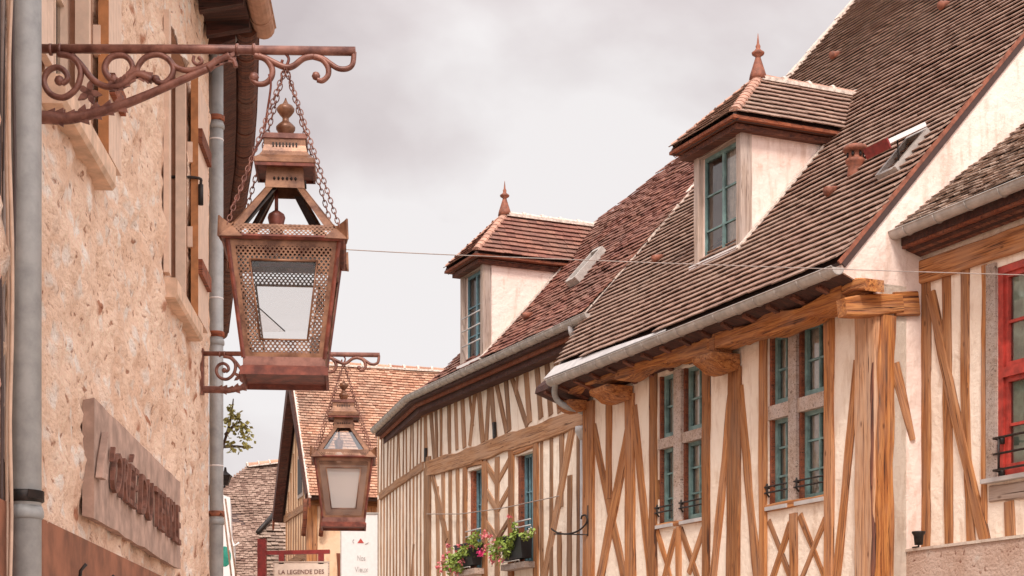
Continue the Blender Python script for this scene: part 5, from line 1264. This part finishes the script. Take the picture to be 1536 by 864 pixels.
for (px_, py_, r_, k) in ((346, 612, 7, 36), (352, 625, 10, 70), (341, 630, 6, 30), (362, 640, 10, 80), (368, 655, 9, 60), (348, 642, 8, 34), (345, 662, 6, 26), (357, 672, 7, 20), (372, 668, 6, 14), (343, 675, 4, 14)):
    c = Vector((X_(px_, 24), 24, Z_(py_, 24)))
    for _ in range(int(k * .6)): leaf(m, c + Vector((random.gauss(0, 1), random.gauss(0, 1.5), random.gauss(0, 1))) * r_ * .0096 * .55, random.uniform(.045, .085))
for _ in range(2600):
    v_ = Vector((random.gauss(0, 1), random.gauss(0, 1), random.gauss(0, 1))).normalized() * random.uniform(.4, 1) ** .5
    leaf(m, TX + Vector((-.9, .6, 5.0)) + Vector((v_.x * 1.0, v_.y * 1.6, v_.z * 1.1)), random.uniform(.07, .12))
m.build('crown', 'leaf_tree', tree)

# ------------------------------------------------------------------ signs in the street
Ys = 20.0
sg = thing('hanging_sign', 'cream board lettered LA LEGENDE DES hanging from an oxblood wooden gallows', 'sign', (X_(391, Ys), Ys, 0))
def pxbox(x0, x1, y0, y1, Y, dep, mat, name, parent, **k):
    m = MB(); m.box((X_(x0, Y), Y, Z_(y1, Y)), (X_(x1, Y) - X_(x0, Y), 0, 0), (0, dep, 0), (0, 0, Z_(y0, Y) - Z_(y1, Y))); return m.build(name, mat, parent, **k)
m = MB(); m.box((X_(386, Ys), Ys, 0), (X_(398.5, Ys) - X_(386, Ys), 0, 0), (0, .1, 0), (0, 0, Z_(808, Ys))); m.build('post', 'oxblood', sg)
m = MB(); m.prism([Vector((X_(398.5, Ys), Ys + .02, Z_(832, Ys))), Vector((X_(494, Ys), Ys + .02, Z_(830, Ys))), Vector((X_(494, Ys), Ys + .02, Z_(824, Ys))), Vector((X_(398.5, Ys), Ys + .02, Z_(826, Ys)))], Vector((0, .06, 0))); m.build('arm', 'oxblood', sg)
pxbox(418, 426, 831, 846, Ys, .05, 'oxblood', 'hanger', sg); pxbox(477, 485.5, 830, 846, Ys, .05, 'oxblood', 'hanger', sg)
pxbox(409.5, 494, 842, 915, Ys, .03, 'cream', 'board', sg)
bf = MB()
for (p, q, r_, s_) in ((409.5, 411.5, 842, 915), (492, 494, 842, 915), (411.5, 492, 842, 844)): bf.box((X_(p, Ys), Ys - .006, Z_(s_, Ys)), (X_(q, Ys) - X_(p, Ys), 0, 0), (0, .005, 0), (0, 0, Z_(r_, Ys) - Z_(s_, Ys)))
bf.build('board_rim', 'wood_grey', sg)
fv = lambda x, y, Y: Vector((X_(x, Y), Y, Z_(y, Y)))
lettering('LA LEGENDE DES', [fv(418, 861.5, Ys - .004), fv(486, 860.5, Ys - .004), fv(486, 854, Ys - .004), fv(418, 855, Ys - .004)], .003, (0, -1, 0), 'lettering', 'brown_ink', sg)
lettering('CHEVALIERS', [fv(424, 875, Ys - .004), fv(480, 875, Ys - .004), fv(480, 864.8, Ys - .004), fv(424, 864.8, Ys - .004)], .003, (0, -1, 0), 'lettering', 'brown_ink', sg)
Yb = 33.5
bn = thing('banner', 'tall white hanging banner with a red triangle emblem beside the bent house', 'sign', (X_(539, Yb), Yb, 2.5))
pxbox(512, 566, 769, 930, Yb, .03, 'white', 'panel', bn)
m = MB(); m.box((X_(510, Yb), Yb - .02, Z_(771, Yb)), (X_(568, Yb) - X_(510, Yb), 0, 0), (0, .06, 0), (0, 0, .03)); m.box((X_(510.5, Yb), Yb - .01, Z_(930, Yb)), (.02, 0, 0), (0, .03, 0), (0, 0, Z_(771, Yb) - Z_(930, Yb))); m.box((X_(566, Yb), Yb - .01, Z_(930, Yb)), (.02, 0, 0), (0, .03, 0), (0, 0, Z_(771, Yb) - Z_(930, Yb))); m.build('frame', 'zinc', bn)
yb_ = Yb - .008
m = MB(); m.prism([fv(536, 814.5, yb_), fv(546, 814.5, yb_), fv(541, 807.5, yb_)], Vector((0, .004, 0))); m.build('emblem', 'oxblood' if False else 'red', bn)
m = MB(); m.tube([fv(541 + 12 * math.cos(t_), 812 - 5 * math.sin(t_), yb_) for t_ in [-.5 + i * .1 for i in range(-5, 16)]][:8], .006, 5); m.tube([fv(541 + 12 * math.cos(t_), 812 - 5 * math.sin(t_), yb_) for t_ in [math.pi - .6 + i * .13 for i in range(10)]], .006, 5); m.build('emblem_ring', 'grey_ink', bn)
lettering('Nos', [fv(536, 841, yb_), fv(548, 841, yb_), fv(548, 833, yb_), fv(536, 833, yb_)], .003, (0, -1, 0), 'lettering', 'grey_ink', bn)
lettering('Vieux', [fv(532, 858, yb_), fv(552, 858, yb_), fv(552, 850, yb_), fv(532, 850, yb_)], .003, (0, -1, 0), 'lettering', 'grey_ink', bn)
# wrought iron sign bracket on the corner post of the near house
wb = thing('sign_bracket', 'empty scrolled wrought iron sign bracket on the left corner post of the teal windowed house', 'bracket', W2.pt(W2.a(883), zof(W2, 883, 800)))
pb = W2.off(.05)
bp0 = pb.hit3(882, 770); ou = (W1.hit3(828, 795) - pb.hit3(882, 802)); ou = -W2.u * .95 + n2 * .35; ou.normalize()
ppl = plane3(pb.hit3(882, 802), ou, n2.cross(Z) if False else (ou.cross(Z))); 
if ppl.v.z < 0: ppl.v = -ppl.v; ppl.u = -ppl.u
h3 = lambda x, y: ppl.hit3(x, y)
m = MB(); m.tube([h3(882, 758), h3(882, 804)], .012, 6); m.tube([h3(882, 802), h3(831, 801)], .010, 6); m.build('bar', 'iron', wb)
m = MB(); m.tube(crom([h3(827, 793), h3(836, 799), h3(850, 801), h3(866, 797), h3(877, 788), h3(881, 779), h3(878, 773), h3(873, 774), h3(872, 779)], 5), .014, 6); m.build('scroll', 'iron', wb)
# spotlight on the plinth
sp = thing('spotlight', 'small dark spotlight standing on the stone plinth of the red windowed house', 'spotlight', WP.pt(WP.a(1377), zP + .03, -.1))
c = WP.hit3(1378, 822); c.z = zP + .03
m = MB(); m.lathe(c + Z * .03, [(.045, 0), (.055, .10), (.075, .13), (.075, .145)], 14); m.build('head', 'iron', sp); m = MB(); m.tube([c - W2.u * .1 + Z * .008, c + Z * .008, c + Z * .04], .012, 6); m.build('stand', 'iron', sp)

# ------------------------------------------------------------------ window boxes and geraniums
for q, (a0, a1, z0, z1) in enumerate(W1W):
    where = ['left', 'right'][q]
    fb = thing('flower_box', ['black planter on the sill of the window further down the street', 'black planter on the window sill closer to the teal windowed house'][q], 'planter', W1.pt((a0 + a1) / 2, z0, .1), 'window boxes on the bent house')
    m = MB(); B = W1.pt(a0 + .02, z0 + .06, .06); ll = (a1 - a0 + .06); H_ = .38
    m.prism([W1.pt(a0 + .02, z0 + .06, .08), W1.pt(a0 + .02, z0 + .06, .24), W1.pt(a0 + .02, z0 + .06 + H_, .28), W1.pt(a0 + .02, z0 + .06 + H_, .05)], W1.u * ll); m.build('trough', 'black_box', fb)
    m = MB(); m.box(W1.pt(a0 + .0, z0 + .06 + H_, .04), W1.u * (ll + .04), Z * .02, n2 * .25); m.build('rim', 'black_box', fb)
    m = MB(); m.tube([W1.pt(a0 + .06, z0 + .0, .26), W1.pt(a0 + .06, z0 + .03, .26), W1.pt(a1, z0 + .03, .26), W1.pt(a1, z0, .26)], .01, 6); m.build('rail', 'zinc', fb)
    pl_ = thing('geranium', ['green geraniums with red and pink flowers spilling left of the far planter', 'pale green geraniums with pink flowers spilling left of the near planter'][q], 'flowers', W1.pt((a0 + a1) / 2, z0 + .3, .15), 'geraniums in the window boxes')
    lm = MB(); fm_ = MB(); fw = MB(); st_ = MB()
    blobs = [(688, 838, 11, 110), (678, 842, 9, 60), (700, 826, 9, 70), (712, 812, 6, 40), (716, 802, 5, 24), (672, 850, 8, 30), (690, 852, 6, 30), (704, 808, 5, 18)] if q == 0 else [(765, 816, 10, 110), (752, 812, 9, 80), (772, 804, 8, 60), (745, 828, 8, 50), (771, 788, 4, 20), (736, 822, 7, 30), (790, 802, 7, 26), (760, 830, 7, 40), (796, 796, 4, 14)]
    dpl = W1.off(.28)
    for (bx_, by_, br_, kk) in blobs:
        c = dpl.hit3(bx_, by_)
        for _ in range(int(kk * 1.0)):
            cc = c + Vector((random.gauss(0, 1), random.gauss(0, 1), random.gauss(0, 1))) * br_ * .0118 * .5
            leaf(lm, cc, random.uniform(.05, .10))
    for _ in range(30):
        bx_, by_, br_, kk = random.choice(blobs); c = dpl.hit3(bx_, by_); st_.tube([W1.pt(random.uniform(a0, a1), z0 + .42, .16), c + Vector((random.gauss(0, .06), random.gauss(0, .06), random.gauss(0, .08)))], .006, 4)
    fl = [(662, 843, 3), (666, 836, 3), (672, 830, 3), (686, 827, 2), (694, 842, 4), (676, 853, 3), (668, 851, 3), (710, 818, 3), (663, 856, 3), (690, 818, 2.5), (702, 820, 2.5), (657, 850, 2.5), (672, 818, 2), (684, 858, 3)] if q == 0 else [(728, 799, 3.5), (735, 804, 3), (731, 818, 3.5), (739, 840, 4), (746, 833, 3), (724, 806, 3), (765, 776, 2.5), (750, 822, 2.5), (742, 812, 3), (736, 834, 3), (729, 824, 3), (752, 840, 3)]
    for (fx, fy, fr_) in fl:
        c = dpl.hit3(fx, fy)
        for _ in range(26): leaf(fm_, c + Vector((random.gauss(0, 1), random.gauss(0, 1), random.gauss(0, 1))) * fr_ * .0118 * .55, random.uniform(.03, .055))
        st_.tube([c, c - Z * .12 + Vector((random.uniform(-.05, .05), 0, 0))], .005, 4)
    if q == 0:
        c = dpl.hit3(721, 829)
        for _ in range(40): leaf(fw, c + Vector((random.gauss(0, 1), random.gauss(0, 1), random.gauss(0, 1))) * .03, random.uniform(.03, .06))
    else:
        c = dpl.hit3(796, 797)
        for _ in range(26): leaf(fw, c + Vector((random.gauss(0, 1), random.gauss(0, 1), random.gauss(0, 1))) * .03, random.uniform(.03, .05))
    lm.build('foliage', 'leaf', pl_); fm_.build('blossom', 'pink', pl_); fw.build('blossom', 'magenta' if q == 0 else 'white_petal', pl_); st_.build('stem', 'leaf', pl_)

# ------------------------------------------------------------------ big street lanterns on scroll brackets
YL = 6.4; LX = X_(428.5, YL)
def lz(y): return Z_(y, YL)
lan = thing('lantern', 'large rusty copper lantern hanging nearest from the front scroll bracket', 'lantern', (LX, YL, lz(97)), 'hanging street lanterns')
Lc = Vector((LX, YL, 0))
def frus(m, h0, z0, h1, z1, th=None, mi=0):
    """four corners"""
    return [(sx_ * h0, sy_ * h0, z0) for sx_, sy_ in ((-1, -1), (1, -1), (1, 1), (-1, 1))], [(sx_ * h1, sy_ * h1, z1) for sx_, sy_ in ((-1, -1), (1, -1), (1, 1), (-1, 1))]
lf = lambda y, h: CZ + (HY - y) * (YL - h) / F
zT, zB_ = lf(358, .206), lf(537, .152); hT, hB = .206, .151
# side panels, built as nested trapezoids: solid rim, perforated band, opening
def panel(k):
    rot = Matrix.Rotation(k * math.pi / 2, 4, 'Z')
    def P(s, t, d=0):      # s -1..1 across, t 0..1 up ; front side at y = -h
        h = hB + (hT - hB) * t; return Lc + rot @ Vector((s * h, -h + d, zB_ + (zT - zB_) * t))
    def sP(x_, t): h = hB + (hT - hB) * t; return x_ / h
    m = MB(); uvs = []
    T = [0.0, .045, .155, .82, .94, 1.0]
    # offsets in metres from the edge of the panel: rim .028, band .062
    def X(t, lvl): h = hB + (hT - hB) * t; return [(-h), -(h - .025), -(h - .025 - .047), (h - .025 - .047), (h - .025), h][lvl] / h
    pf = MB()
    for r_ in range(5):
        t0_, t1_ = T[r_], T[r_ + 1]
        for c_ in range(5):
            solid = r_ in (0, 4) or c_ in (0, 4); hole = (r_ == 2 and c_ == 2)
            if hole: continue
            q = [P(X(t0_, c_), t0_), P(X(t0_, c_ + 1), t0_), P(X(t1_, c_ + 1), t1_), P(X(t1_, c_), t1_)]
            if solid: m.add(q, [(0, 1, 2, 3)])
            else:
                pf.add(q, [(0, 1, 2, 3)])
                hh = lambda t: hB + (hT - hB) * t
                pf.uv[len(pf.f) - 1] = [(X(t0_, c_) * hh(t0_), t0_ * (zT - zB_)), (X(t0_, c_ + 1) * hh(t0_), t0_ * (zT - zB_)), (X(t1_, c_ + 1) * hh(t1_), t1_ * (zT - zB_)), (X(t1_, c_) * hh(t1_), t1_ * (zT - zB_))]
    # thin returns round the opening
    o = m.build('side_panel', 'rust_light', lan, mw=Matrix.Translation(Lc))
    so = o.modifiers.new('thickness', 'SOLIDIFY'); so.thickness = .006
    me = bpy.data.meshes.new('perforated_band'); me.from_pydata([tuple(Vector(p) - Lc) for p in pf.v], [], pf.f)
    uvl = me.uv_layers.new(name='UVMap')
    for poly in me.polygons:
        for li, uvc in zip(poly.loop_indices, pf.uv[poly.index]): uvl.data[li].uv = uvc
    link('perforated_band', me, 'perf', o, Matrix.Translation(Lc))
    # glass just inside
    g_ = MB(); q = [P(X(.1, 1), .1, .012), P(X(.1, 4), .1, .012), P(X(.87, 4), .87, .012), P(X(.87, 1), .87, .012)]; g_.add(q, [(0, 1, 2, 3)]); g_.build('pane', 'glass_lamp', o)
    e_ = MB()
    for (s0, t0_, s1, t1_) in ((X(T[2], 2), T[2], X(T[3], 2), T[3]), (X(T[2], 3), T[2], X(T[3], 3), T[3]), (X(T[2], 2), T[2], X(T[2], 3), T[2]), (X(T[3], 2), T[3], X(T[3], 3), T[3])):
        e_.tube([P(s0, t0_, -.001), P(s1, t1_, -.001)], .004, 6)
    e_.build('opening_rim', 'rust_light', o)
for k in range(4): panel(k)
# corner bars
for sx_ in (-1, 1):
    for sy_ in (-1, 1):
        m = MB(); m.tube([Lc + Vector((sx_ * hB, sy_ * hB, zB_)), Lc + Vector((sx_ * hT, sy_ * hT, zT))], .009, 6, smooth=False); m.build('corner_bar', 'rust_deep', lan)
m = MB()
m.lathe(Lc, [(hB + .002, zB_ - .030), (hB + .002, zB_ + .004)], square=True)
m.build('base_block', 'rust', lan)
m = MB()
zt_ = zB_ - .030
m.lathe(Lc, [(.135, zt_ + .003), (.150, zt_ + .004), (.164, zt_ - .006), (.164, zt_ - .034), (.154, zt_ - .034), (.150, zt_ - .018), (.10, zt_ - .018)], square=True); m.build('bottom_tray', 'rust_deep', lan)
# crown rim, flared, perforated with horned corners
zr0_, zr1_ = lf(356, .228), lf(338, .2)
m = MB(); m.lathe(Lc, [(.200, zr0_ - .002), (.222, zr0_ - .006), (.232, zr0_ + .004), (.226, zr0_ + .012)], square=True); m.build('crown_edge', 'rust_deep', lan)
for k in range(4):
    rot = Matrix.Rotation(k * math.pi / 2, 4, 'Z')
    P = lambda x, y, z: Lc + rot @ Vector((x, y, z))
    q = [P(-.228, -.228, zr0_ + .008), P(.228, -.228, zr0_ + .008), P(.190, -.190, zr0_ + .060), P(-.190, -.190, zr0_ + .060)]
    me = bpy.data.meshes.new('crown_band'); me.from_pydata([tuple(Vector(p) - Lc) for p in q], [], [(0, 1, 2, 3)]); uvl = me.uv_layers.new(name='UVMap')
    for li, uvc in zip(range(4), ((-.228, 0.003), (.228, 0.003), (.190, .068), (-.190, .068))): uvl.data[li].uv = uvc
    cb_ = link('crown_band', me, 'perf', lan, Matrix.Translation(Lc))
    m = MB(); m.box(P(-.205, -.205, zr0_ + .036), rot @ Vector((.41, 0, 0)), rot @ Vector((0, .004, .0)), rot @ Vector((0, .018, .024))); m.build('crown_rail', 'rust_light', cb_)
    m = MB()   # horned corner plates
    cc = P(-.236, -.236, 0)
    tipz = zr0_ + .074
    m.add([P(-.240, -.240, zr0_ - .002), P(-.150, -.234, zr0_ + .002), P(-.190, -.200, zr0_ + .050), P(-.236, -.236, tipz)], [(0, 1, 2), (0, 2, 3)])
    m.add([P(-.240, -.240, zr0_ - .002), P(-.234, -.150, zr0_ + .002), P(-.200, -.190, zr0_ + .050), P(-.236, -.236, tipz)], [(0, 2, 1), (0, 3, 2)])
    hp_ = m.build('corner_horn', 'rust_light', lan); so = hp_.modifiers.new('thickness', 'SOLIDIFY'); so.thickness = .004
# hipped glass roof
zr2 = lf(279, .07); hr0, hr1 = .190, .068
for k in range(4):
    rot = Matrix.Rotation(k * math.pi / 2, 4, 'Z'); P = lambda x, y, z: Lc + rot @ Vector((x, y, z))
    z0_ = zr0_ + .055; a_, b_ = P(-hr0, -hr0, z0_), P(-hr1, -hr1, zr2); dx = rot @ Vector((.030, 0, 0)); dy = rot @ Vector((0, .030, 0))
    m = MB(); m.prism([a_, a_ + dx * 1.3, b_ + dx * .9, b_], rot @ Vector((0, .004, .004))); m.prism([a_, a_ + dy * 1.3, b_ + dy * .9, b_], rot @ Vector((.004, 0, .004))); m.build('roof_bar', 'rust_light', lan)
    m = MB(); ins = rot @ Vector((.010, .010, -.004)); m.prism([a_ + ins, a_ + ins + dx * 1.25, b_ + ins + dx * .9, b_ + ins], rot @ Vector((0, .012, .0))); m.build('inner_bar', 'iron', lan)
    m = MB(); m.add([P(-hr0, -hr0 + .008, z0_), P(hr0, -hr0 + .008, z0_), P(hr1, -hr1 + .008, zr2), P(-hr1, -hr1 + .008, zr2)], [(0, 1, 2, 3)]); m.build('roof_pane', 'glass_lamp', lan)
zc0, zc1 = lf(280, .07), 3.600
m = MB(); m.lathe(Lc, [(.0745, zc0 - .004), (.0685, zc1)], square=True); m.v = m.v; m.f = m.f[:-2]; m.mi = m.mi[:-2]; m.sm = m.sm[:-2]; co_ = m.build('collar', 'rust_light', lan); so = co_.modifiers.new('thickness', 'SOLIDIFY'); so.thickness = .004
for k in range(4):
    rot = Matrix.Rotation(k * math.pi / 2, 4, 'Z'); m = MB()
    for i in range(6): c = Lc + rot @ Vector((-.04 + i * .016, -.0745, zc0 + .030)); m.lathe(c, [(.0008, -.007), (.0055, 0), (.0008, .007)], 4)
    m.build('vent_slot', 'iron', co_)
m = MB(); m.lathe(Lc, [(.060, zc1 + .006), (.060, zc1 - .012), (.066, zc1 - .012), (.066, zc1 + .006)], square=True); m.build('collar_rim', 'rust_deep', lan)
m = MB(); zb0, zb1 = lz(272), lz(240)
m.lathe(Lc, [(.070, 3.600), (.104, 3.600), (.104, 3.592), (.112, 3.592), (.112, 3.604), (.114, 3.612), (.10, 3.612)], square=True); m.build('chimney_hood', 'rust_deep', lan)
m = MB(); m.lathe(Lc, [(.113, 3.604), (.115, 3.606), (.115, 3.622), (.106, 3.628), (.094, 3.638), (.084, 3.656), (.078, 3.680), (.077, 3.708)], square=True); m.build('chimney_neck', 'rust_light', lan)
m = MB(); m.lathe(Lc, [(.079, 3.704), (.083, 3.706), (.083, 3.722), (.079, 3.726), (.03, 3.728)], square=True); m.build('chimney_cap', 'rust', lan)
for k in range(4):
    rot = Matrix.Rotation(k * math.pi / 2, 4, 'Z'); m = MB()
    for i in range(8): c = Lc + rot @ Vector((-.044 + i * .0125, -.0805, 3.680)); m.box(c - Vector((.003, .003, .006)), (.006, 0, 0), (0, .004, 0), (0, 0, .014))
    m.build('vent_slot', 'iron', lan)
m = MB(); s_ = .00256
m.lathe(Lc, [(.020, 3.726), (.024, 3.745), (.036, lz(195)), (.037, lz(191)), (.028, lz(187)), (.013, lz(182)), (.012, lz(177)), (.022, lz(173)), (.033, lz(167)), (.034, lz(163)), (.026, lz(159)), (.012, lz(156)), (.006, lz(152)), (.002, lz(147))], 20); m.build('finial', 'rust_light', lan)
# lamp holder hanging inside
m = MB(); m.tube([Lc + Vector((-.035, 0, lz(285))), Lc + Vector((-.035, 0, lz(320)))], .007, 8); m.lathe(Lc + Vector((-.035, 0, 0)), [(.008, lz(316)), (.03, lz(322)), (.034, lz(327)), (.026, lz(340)), (.026, lz(352))], 14); m.build('lamp_holder', 'rust_deep', lan)
m = MB(); m.lathe(Lc + Vector((-.035, 0, 0)), [(.020, lz(353)), (.030, lz(364)), (.030, lz(374)), (.018, lz(384)), (.004, lz(388))], 14); m.build('bulb', 'white', lan)
m = MB(); m.box(Lc + Vector((-.17, -.015, lz(392))), (.34, 0, 0), (0, .05, 0), (0, 0, .03)); m.box(Lc + Vector((-.125, -.01, lz(399))), (.022, 0, 0), (0, .03, 0), (0, 0, .03)); m.box(Lc + Vector((.105, -.01, lz(399))), (.022, 0, 0), (0, .03, 0), (0, 0, .03)); m.build('gear_tray', 'iron', lan)
# chains of real links
hook = Lc + Z * lz(100)
def chain(A, B, parent, l=.030, r=.0022):
    A, B = Vector(A), Vector(B); n = int((B - A).length / (l * .74)); t = (B - A).normalized(); m = MB(); sd_ = t.cross(Vector((0, 1, 0))).normalized(); s2_ = t.cross(sd_)
    for i in range(n):
        c = A + (B - A) * (i + .5) / n; e_ = sd_ if i % 2 else s2_
        pts = [c + t * math.cos(q * math.pi / 5) * l * .5 + e_ * math.sin(q * math.pi / 5) * l * .27 for q in range(11)]
        m.tube(pts, r, 4, caps=False)
    m.build('chain', 'rust', parent)
for sx_ in (-1, 1):
    for sy_ in (-1, 1): chain(hook, Lc + Vector((sx_ * .208, sy_ * .208, zr0_ + .045)), lan)
m = MB(); m.tube(crom([hook + Z * .05, hook + Vector((.012, 0, .03)), hook, hook + Vector((-.015, 0, .008)), hook + Vector((-.012, 0, .025))], 4), .006, 6); m.build('hook', 'rust_deep', lan)

# bracket 1
BR = thing('lantern_bracket', 'long rusty scroll bracket with leafwork holding the nearest lantern on the rubble wall', 'bracket', (-1.9, YL, lz(74)), 'scroll brackets of the street lanterns')
def bp_(x, y, dy=0): return Vector((X_(x, YL), YL + dy, lz(y)))
xw = LW.pt(LW.ab(Vector((0, YL, 0)))[0], 0).x + .01
m = MB(); m.tube([Vector((xw, YL, lz(73))), bp_(300, 74), bp_(533, 77)], .0175, 10)
for xx in (90, 76, 356, 381): m.lathe((0, 0, 0), [(0, 0), (0, 0)], 3) if False else m.tube([bp_(xx - 2, 74.5), bp_(xx + 2, 74.5)], .0225, 10)
m.build('bar', 'rust', BR)
def sc_(pts, r, nm='scroll', mat='rust'):
    P = crom([bp_(*p) for p in pts], 6); n = len(P)
    rr = r if not isinstance(r, (list, tuple)) else [r[0] + (r[1] - r[0]) * i / (n - 1) for i in range(n)]
    m = MB(); m.tube(P, rr, 8, flat=1.3); return m
def scb(pts, r, ball=None, nm='scroll', mat='rust'):
    m = sc_(pts, r)
    if ball: m.lathe(bp_(*ball[:2]), [(.002, -ball[2]), (ball[2] * .7, -ball[2] * .7), (ball[2], 0), (ball[2] * .7, ball[2] * .7), (.002, ball[2])], 10)
    m.build(nm, mat, BR)
wx = lambda: (xw / YL * F + CX)
scb([(wx(), 176), (66, 176), (90, 178), (114, 176), (156, 166), (198, 152), (264, 124), (312, 103)], (.028, .013), nm='brace')
scb([(312, 103), (328, 92), (343, 88), (351, 92), (354, 101)], (.016, .008), nm='brace')
scb([(87, 81), (108, 86), (121, 104), (116, 130), (97, 146), (76, 141), (66, 123), (72, 107), (86, 101), (98, 108), (101, 119), (93, 126)], (.013, .011), (89, 121, .020))
scb([(108, 82), (122, 97), (139, 119), (160, 130), (184, 128), (205, 112), (228, 120)], (.010, .016))
scb([(174, 123), (163, 116), (157, 102), (165, 87), (181, 83), (193, 88), (199, 101), (193, 112)], (.014, .010), (170, 119, .018))
scb([(205, 112), (208, 98), (219, 86), (236, 82), (251, 88), (260, 101), (257, 115), (246, 125), (234, 122)], (.011, .012), (234, 119, .017))
scb([(254, 92), (266, 102), (284, 106), (305, 102), (326, 93), (345, 84)], (.010, .016))
scb([(291, 84), (290, 92), (297, 97), (303, 92), (298, 86)], (.006, .008))
scb([(382, 84), (397, 87), (411, 94), (428, 101), (440, 99), (455, 88), (470, 85), (484, 88), (496, 96), (508, 103), (521, 103), (529, 96), (531, 78)], (.013, .010))
scb([(388, 84), (400, 90), (408, 103), (407, 116), (398, 125), (386, 126), (378, 120)], (.013, .010), (381, 116, .020))
scb([(470, 85), (484, 90), (492, 101), (492, 113), (484, 121), (476, 120)], (.012, .010), (474, 114, .017))
# leaves wrapped on the brace and scroll
def leafy(pts, w_, nm='leafwork'):
    m = MB(); P = crom([bp_(*p) for p in pts], 5)
    for i in range(0, len(P) - 2, 2):
        t = (P[i + 2] - P[i]).normalized(); up = Vector((-t.z, 0, t.x))
        for s_, dy in ((1, -.014), (-1, -.010), (1, .014)):
            c = P[i] + Vector((0, dy, 0)); ww = w_ * random.uniform(.7, 1.2)
            m.prism([c - t * .012, c + up * s_ * ww * .6 + t * .004, c + up * s_ * ww + t * .034, c + up * s_ * ww * .35 + t * .034, c + t * .026], Vector((0, .008, 0)))
    m.build(nm, 'rust', BR)
leafy([(70, 176), (110, 176), (156, 166), (198, 152)], .036); leafy([(165, 130), (185, 127), (205, 112), (226, 119)], .026)
leafy([(316, 101), (332, 92), (345, 88)], .018)
m = MB()
for an in (80, 150, 215, 290, 350):
    t = Vector((math.cos(R(an)), 0, math.sin(R(an)))); s__ = Vector((-t.z, 0, t.x)); c = bp_(133, 138)
    m.prism([c - s__ * .010, c + t * .03 - s__ * .012, c + t * .052, c + t * .03 + s__ * .012, c + s__ * .010], Vector((0, .012, 0)))
m.build('leafwork', 'rust', BR)
m = MB(); m.box((xw - .012, YL - .03, lz(190)), (.02, 0, 0), (0, .06, 0), (0, 0, lz(60) - lz(190))); m.build('wall_plate', 'rust', BR)
# feed cable of the lamp
m = MB(); m.tube(crom([bp_(405, 116, -.03), bp_(408, 132, -.03), bp_(402, 170, -.02), bp_(396, 205, -.02), bp_(388, 240, -.1), bp_(372, 300, -.15), bp_(358, 335, -.19)], 6), .0045, 6); tag(m.build('lamp_cable', 'rust_deep'), 'thin dark red cable drooping from the front bracket past the nearest lantern', 'cable')
# broken corner of glass in the front lantern
P = lambda x, y, dy: Lc + Vector((X_(x, YL) - LX, dy, lz(y)))
m = MB(); m.prism([P(393, 477, -.15), P(430, 510, -.15), P(397, 511, -.15)], Vector((0, .003, 0))); m.build('glass_shard', 'glass_lamp', lan)
m = MB(); m.tube([P(393, 477, -.155), P(430, 510, -.155)], .0022, 5); m.build('glass_crack', 'iron', lan)

# the lantern hangs turned a little towards the street
shard_hook = True
lan.rotation_euler = (0, 0, R(5.5))
# copies for the second lantern
def copy_tree(root, off, name, label, swap=None):
    r = root.copy(); COL.objects.link(r); r.location = root.location + off; r.name = name; r['label'] = label
    def rec(src, dst):
        for ch in [o for o in bpy.data.objects if o.parent == src and o.name in names]:
            c = ch.copy(); COL.objects.link(c); c.parent = dst
            rec(ch, c)
    names = {o.name for o in bpy.data.objects}
    rec(root, r); return r
Y2_ = 12.2; off2 = Vector((X_(515.5, Y2_) - LX, Y2_ - YL, Z_(543, Y2_) - lz(97)))
l2 = copy_tree(lan, off2, 'lantern', 'smaller looking rusty lantern with milky panes hanging further down the street')
b2 = copy_tree(BR, Vector((LW.pt(LW.ab(Vector((0, Y2_, 0)))[0], 0).x + .01 - xw, off2.y, off2.z)), 'lantern_bracket', 'scroll bracket further back behind the front lantern, fixed by the corner downpipe')
def milk(o):
    for c in [x for x in bpy.data.objects if x.parent == o]:
        if c.type == 'MESH' and c.name.startswith(('pane', 'roof_pane')):
            c.data = c.data.copy(); c.data.materials[0] = M['glass_milk'] if c.name.startswith('pane') else M['glass']
        milk(c)
milk(l2)
for o_ in [x for x in bpy.data.objects if x.parent == l2 and x.name.startswith('glass_crack')]: bpy.data.objects.remove(o_)
for o_ in [x for x in bpy.data.objects if x.parent == lan and x.name.startswith('roof_pane')]: bpy.data.objects.remove(o_)
# ------------------------------------------------------------------ overhead lines
def cable(pts, r, label, mat='cable', sag=0.0):
    P = [Vector(p) for p in pts]; out_ = []
    for a_, b_ in zip(P[:-1], P[1:]):
        for i in range(17): t = i / 16; out_.append(a_.lerp(b_, t) - Z * sag * 4 * t * (1 - t))
    m = MB(); m.tube(out_, r, 6); return tag(m.build('overhead_cable', mat), label, 'cable')
A_ = Vector((X_(336, 12.9), 12.9, Z_(362, 12.9))); Cc = W3.pt(W3.a(1536) + 1.5, 0, .05); py_ = 411; Cc.z = Z_(py_ + 6, Cc.y) 
Bm = Vector((X_(720, 14.2), 14.2, Z_(384, 14.2)))
cable([A_, Bm, Cc], .004, 'thin pale cable strung across the street in front of both dormers', 'cable', .01)
a = W1.off(.06)
cable([a.hit3(640, 771), a.hit3(690, 771), a.hit3(735, 765), a.hit3(760, 761), a.hit3(820, 748), a.hit3(838, 744)], .009, 'thin brown cable clipped across the timbers of the bent house', 'cable')
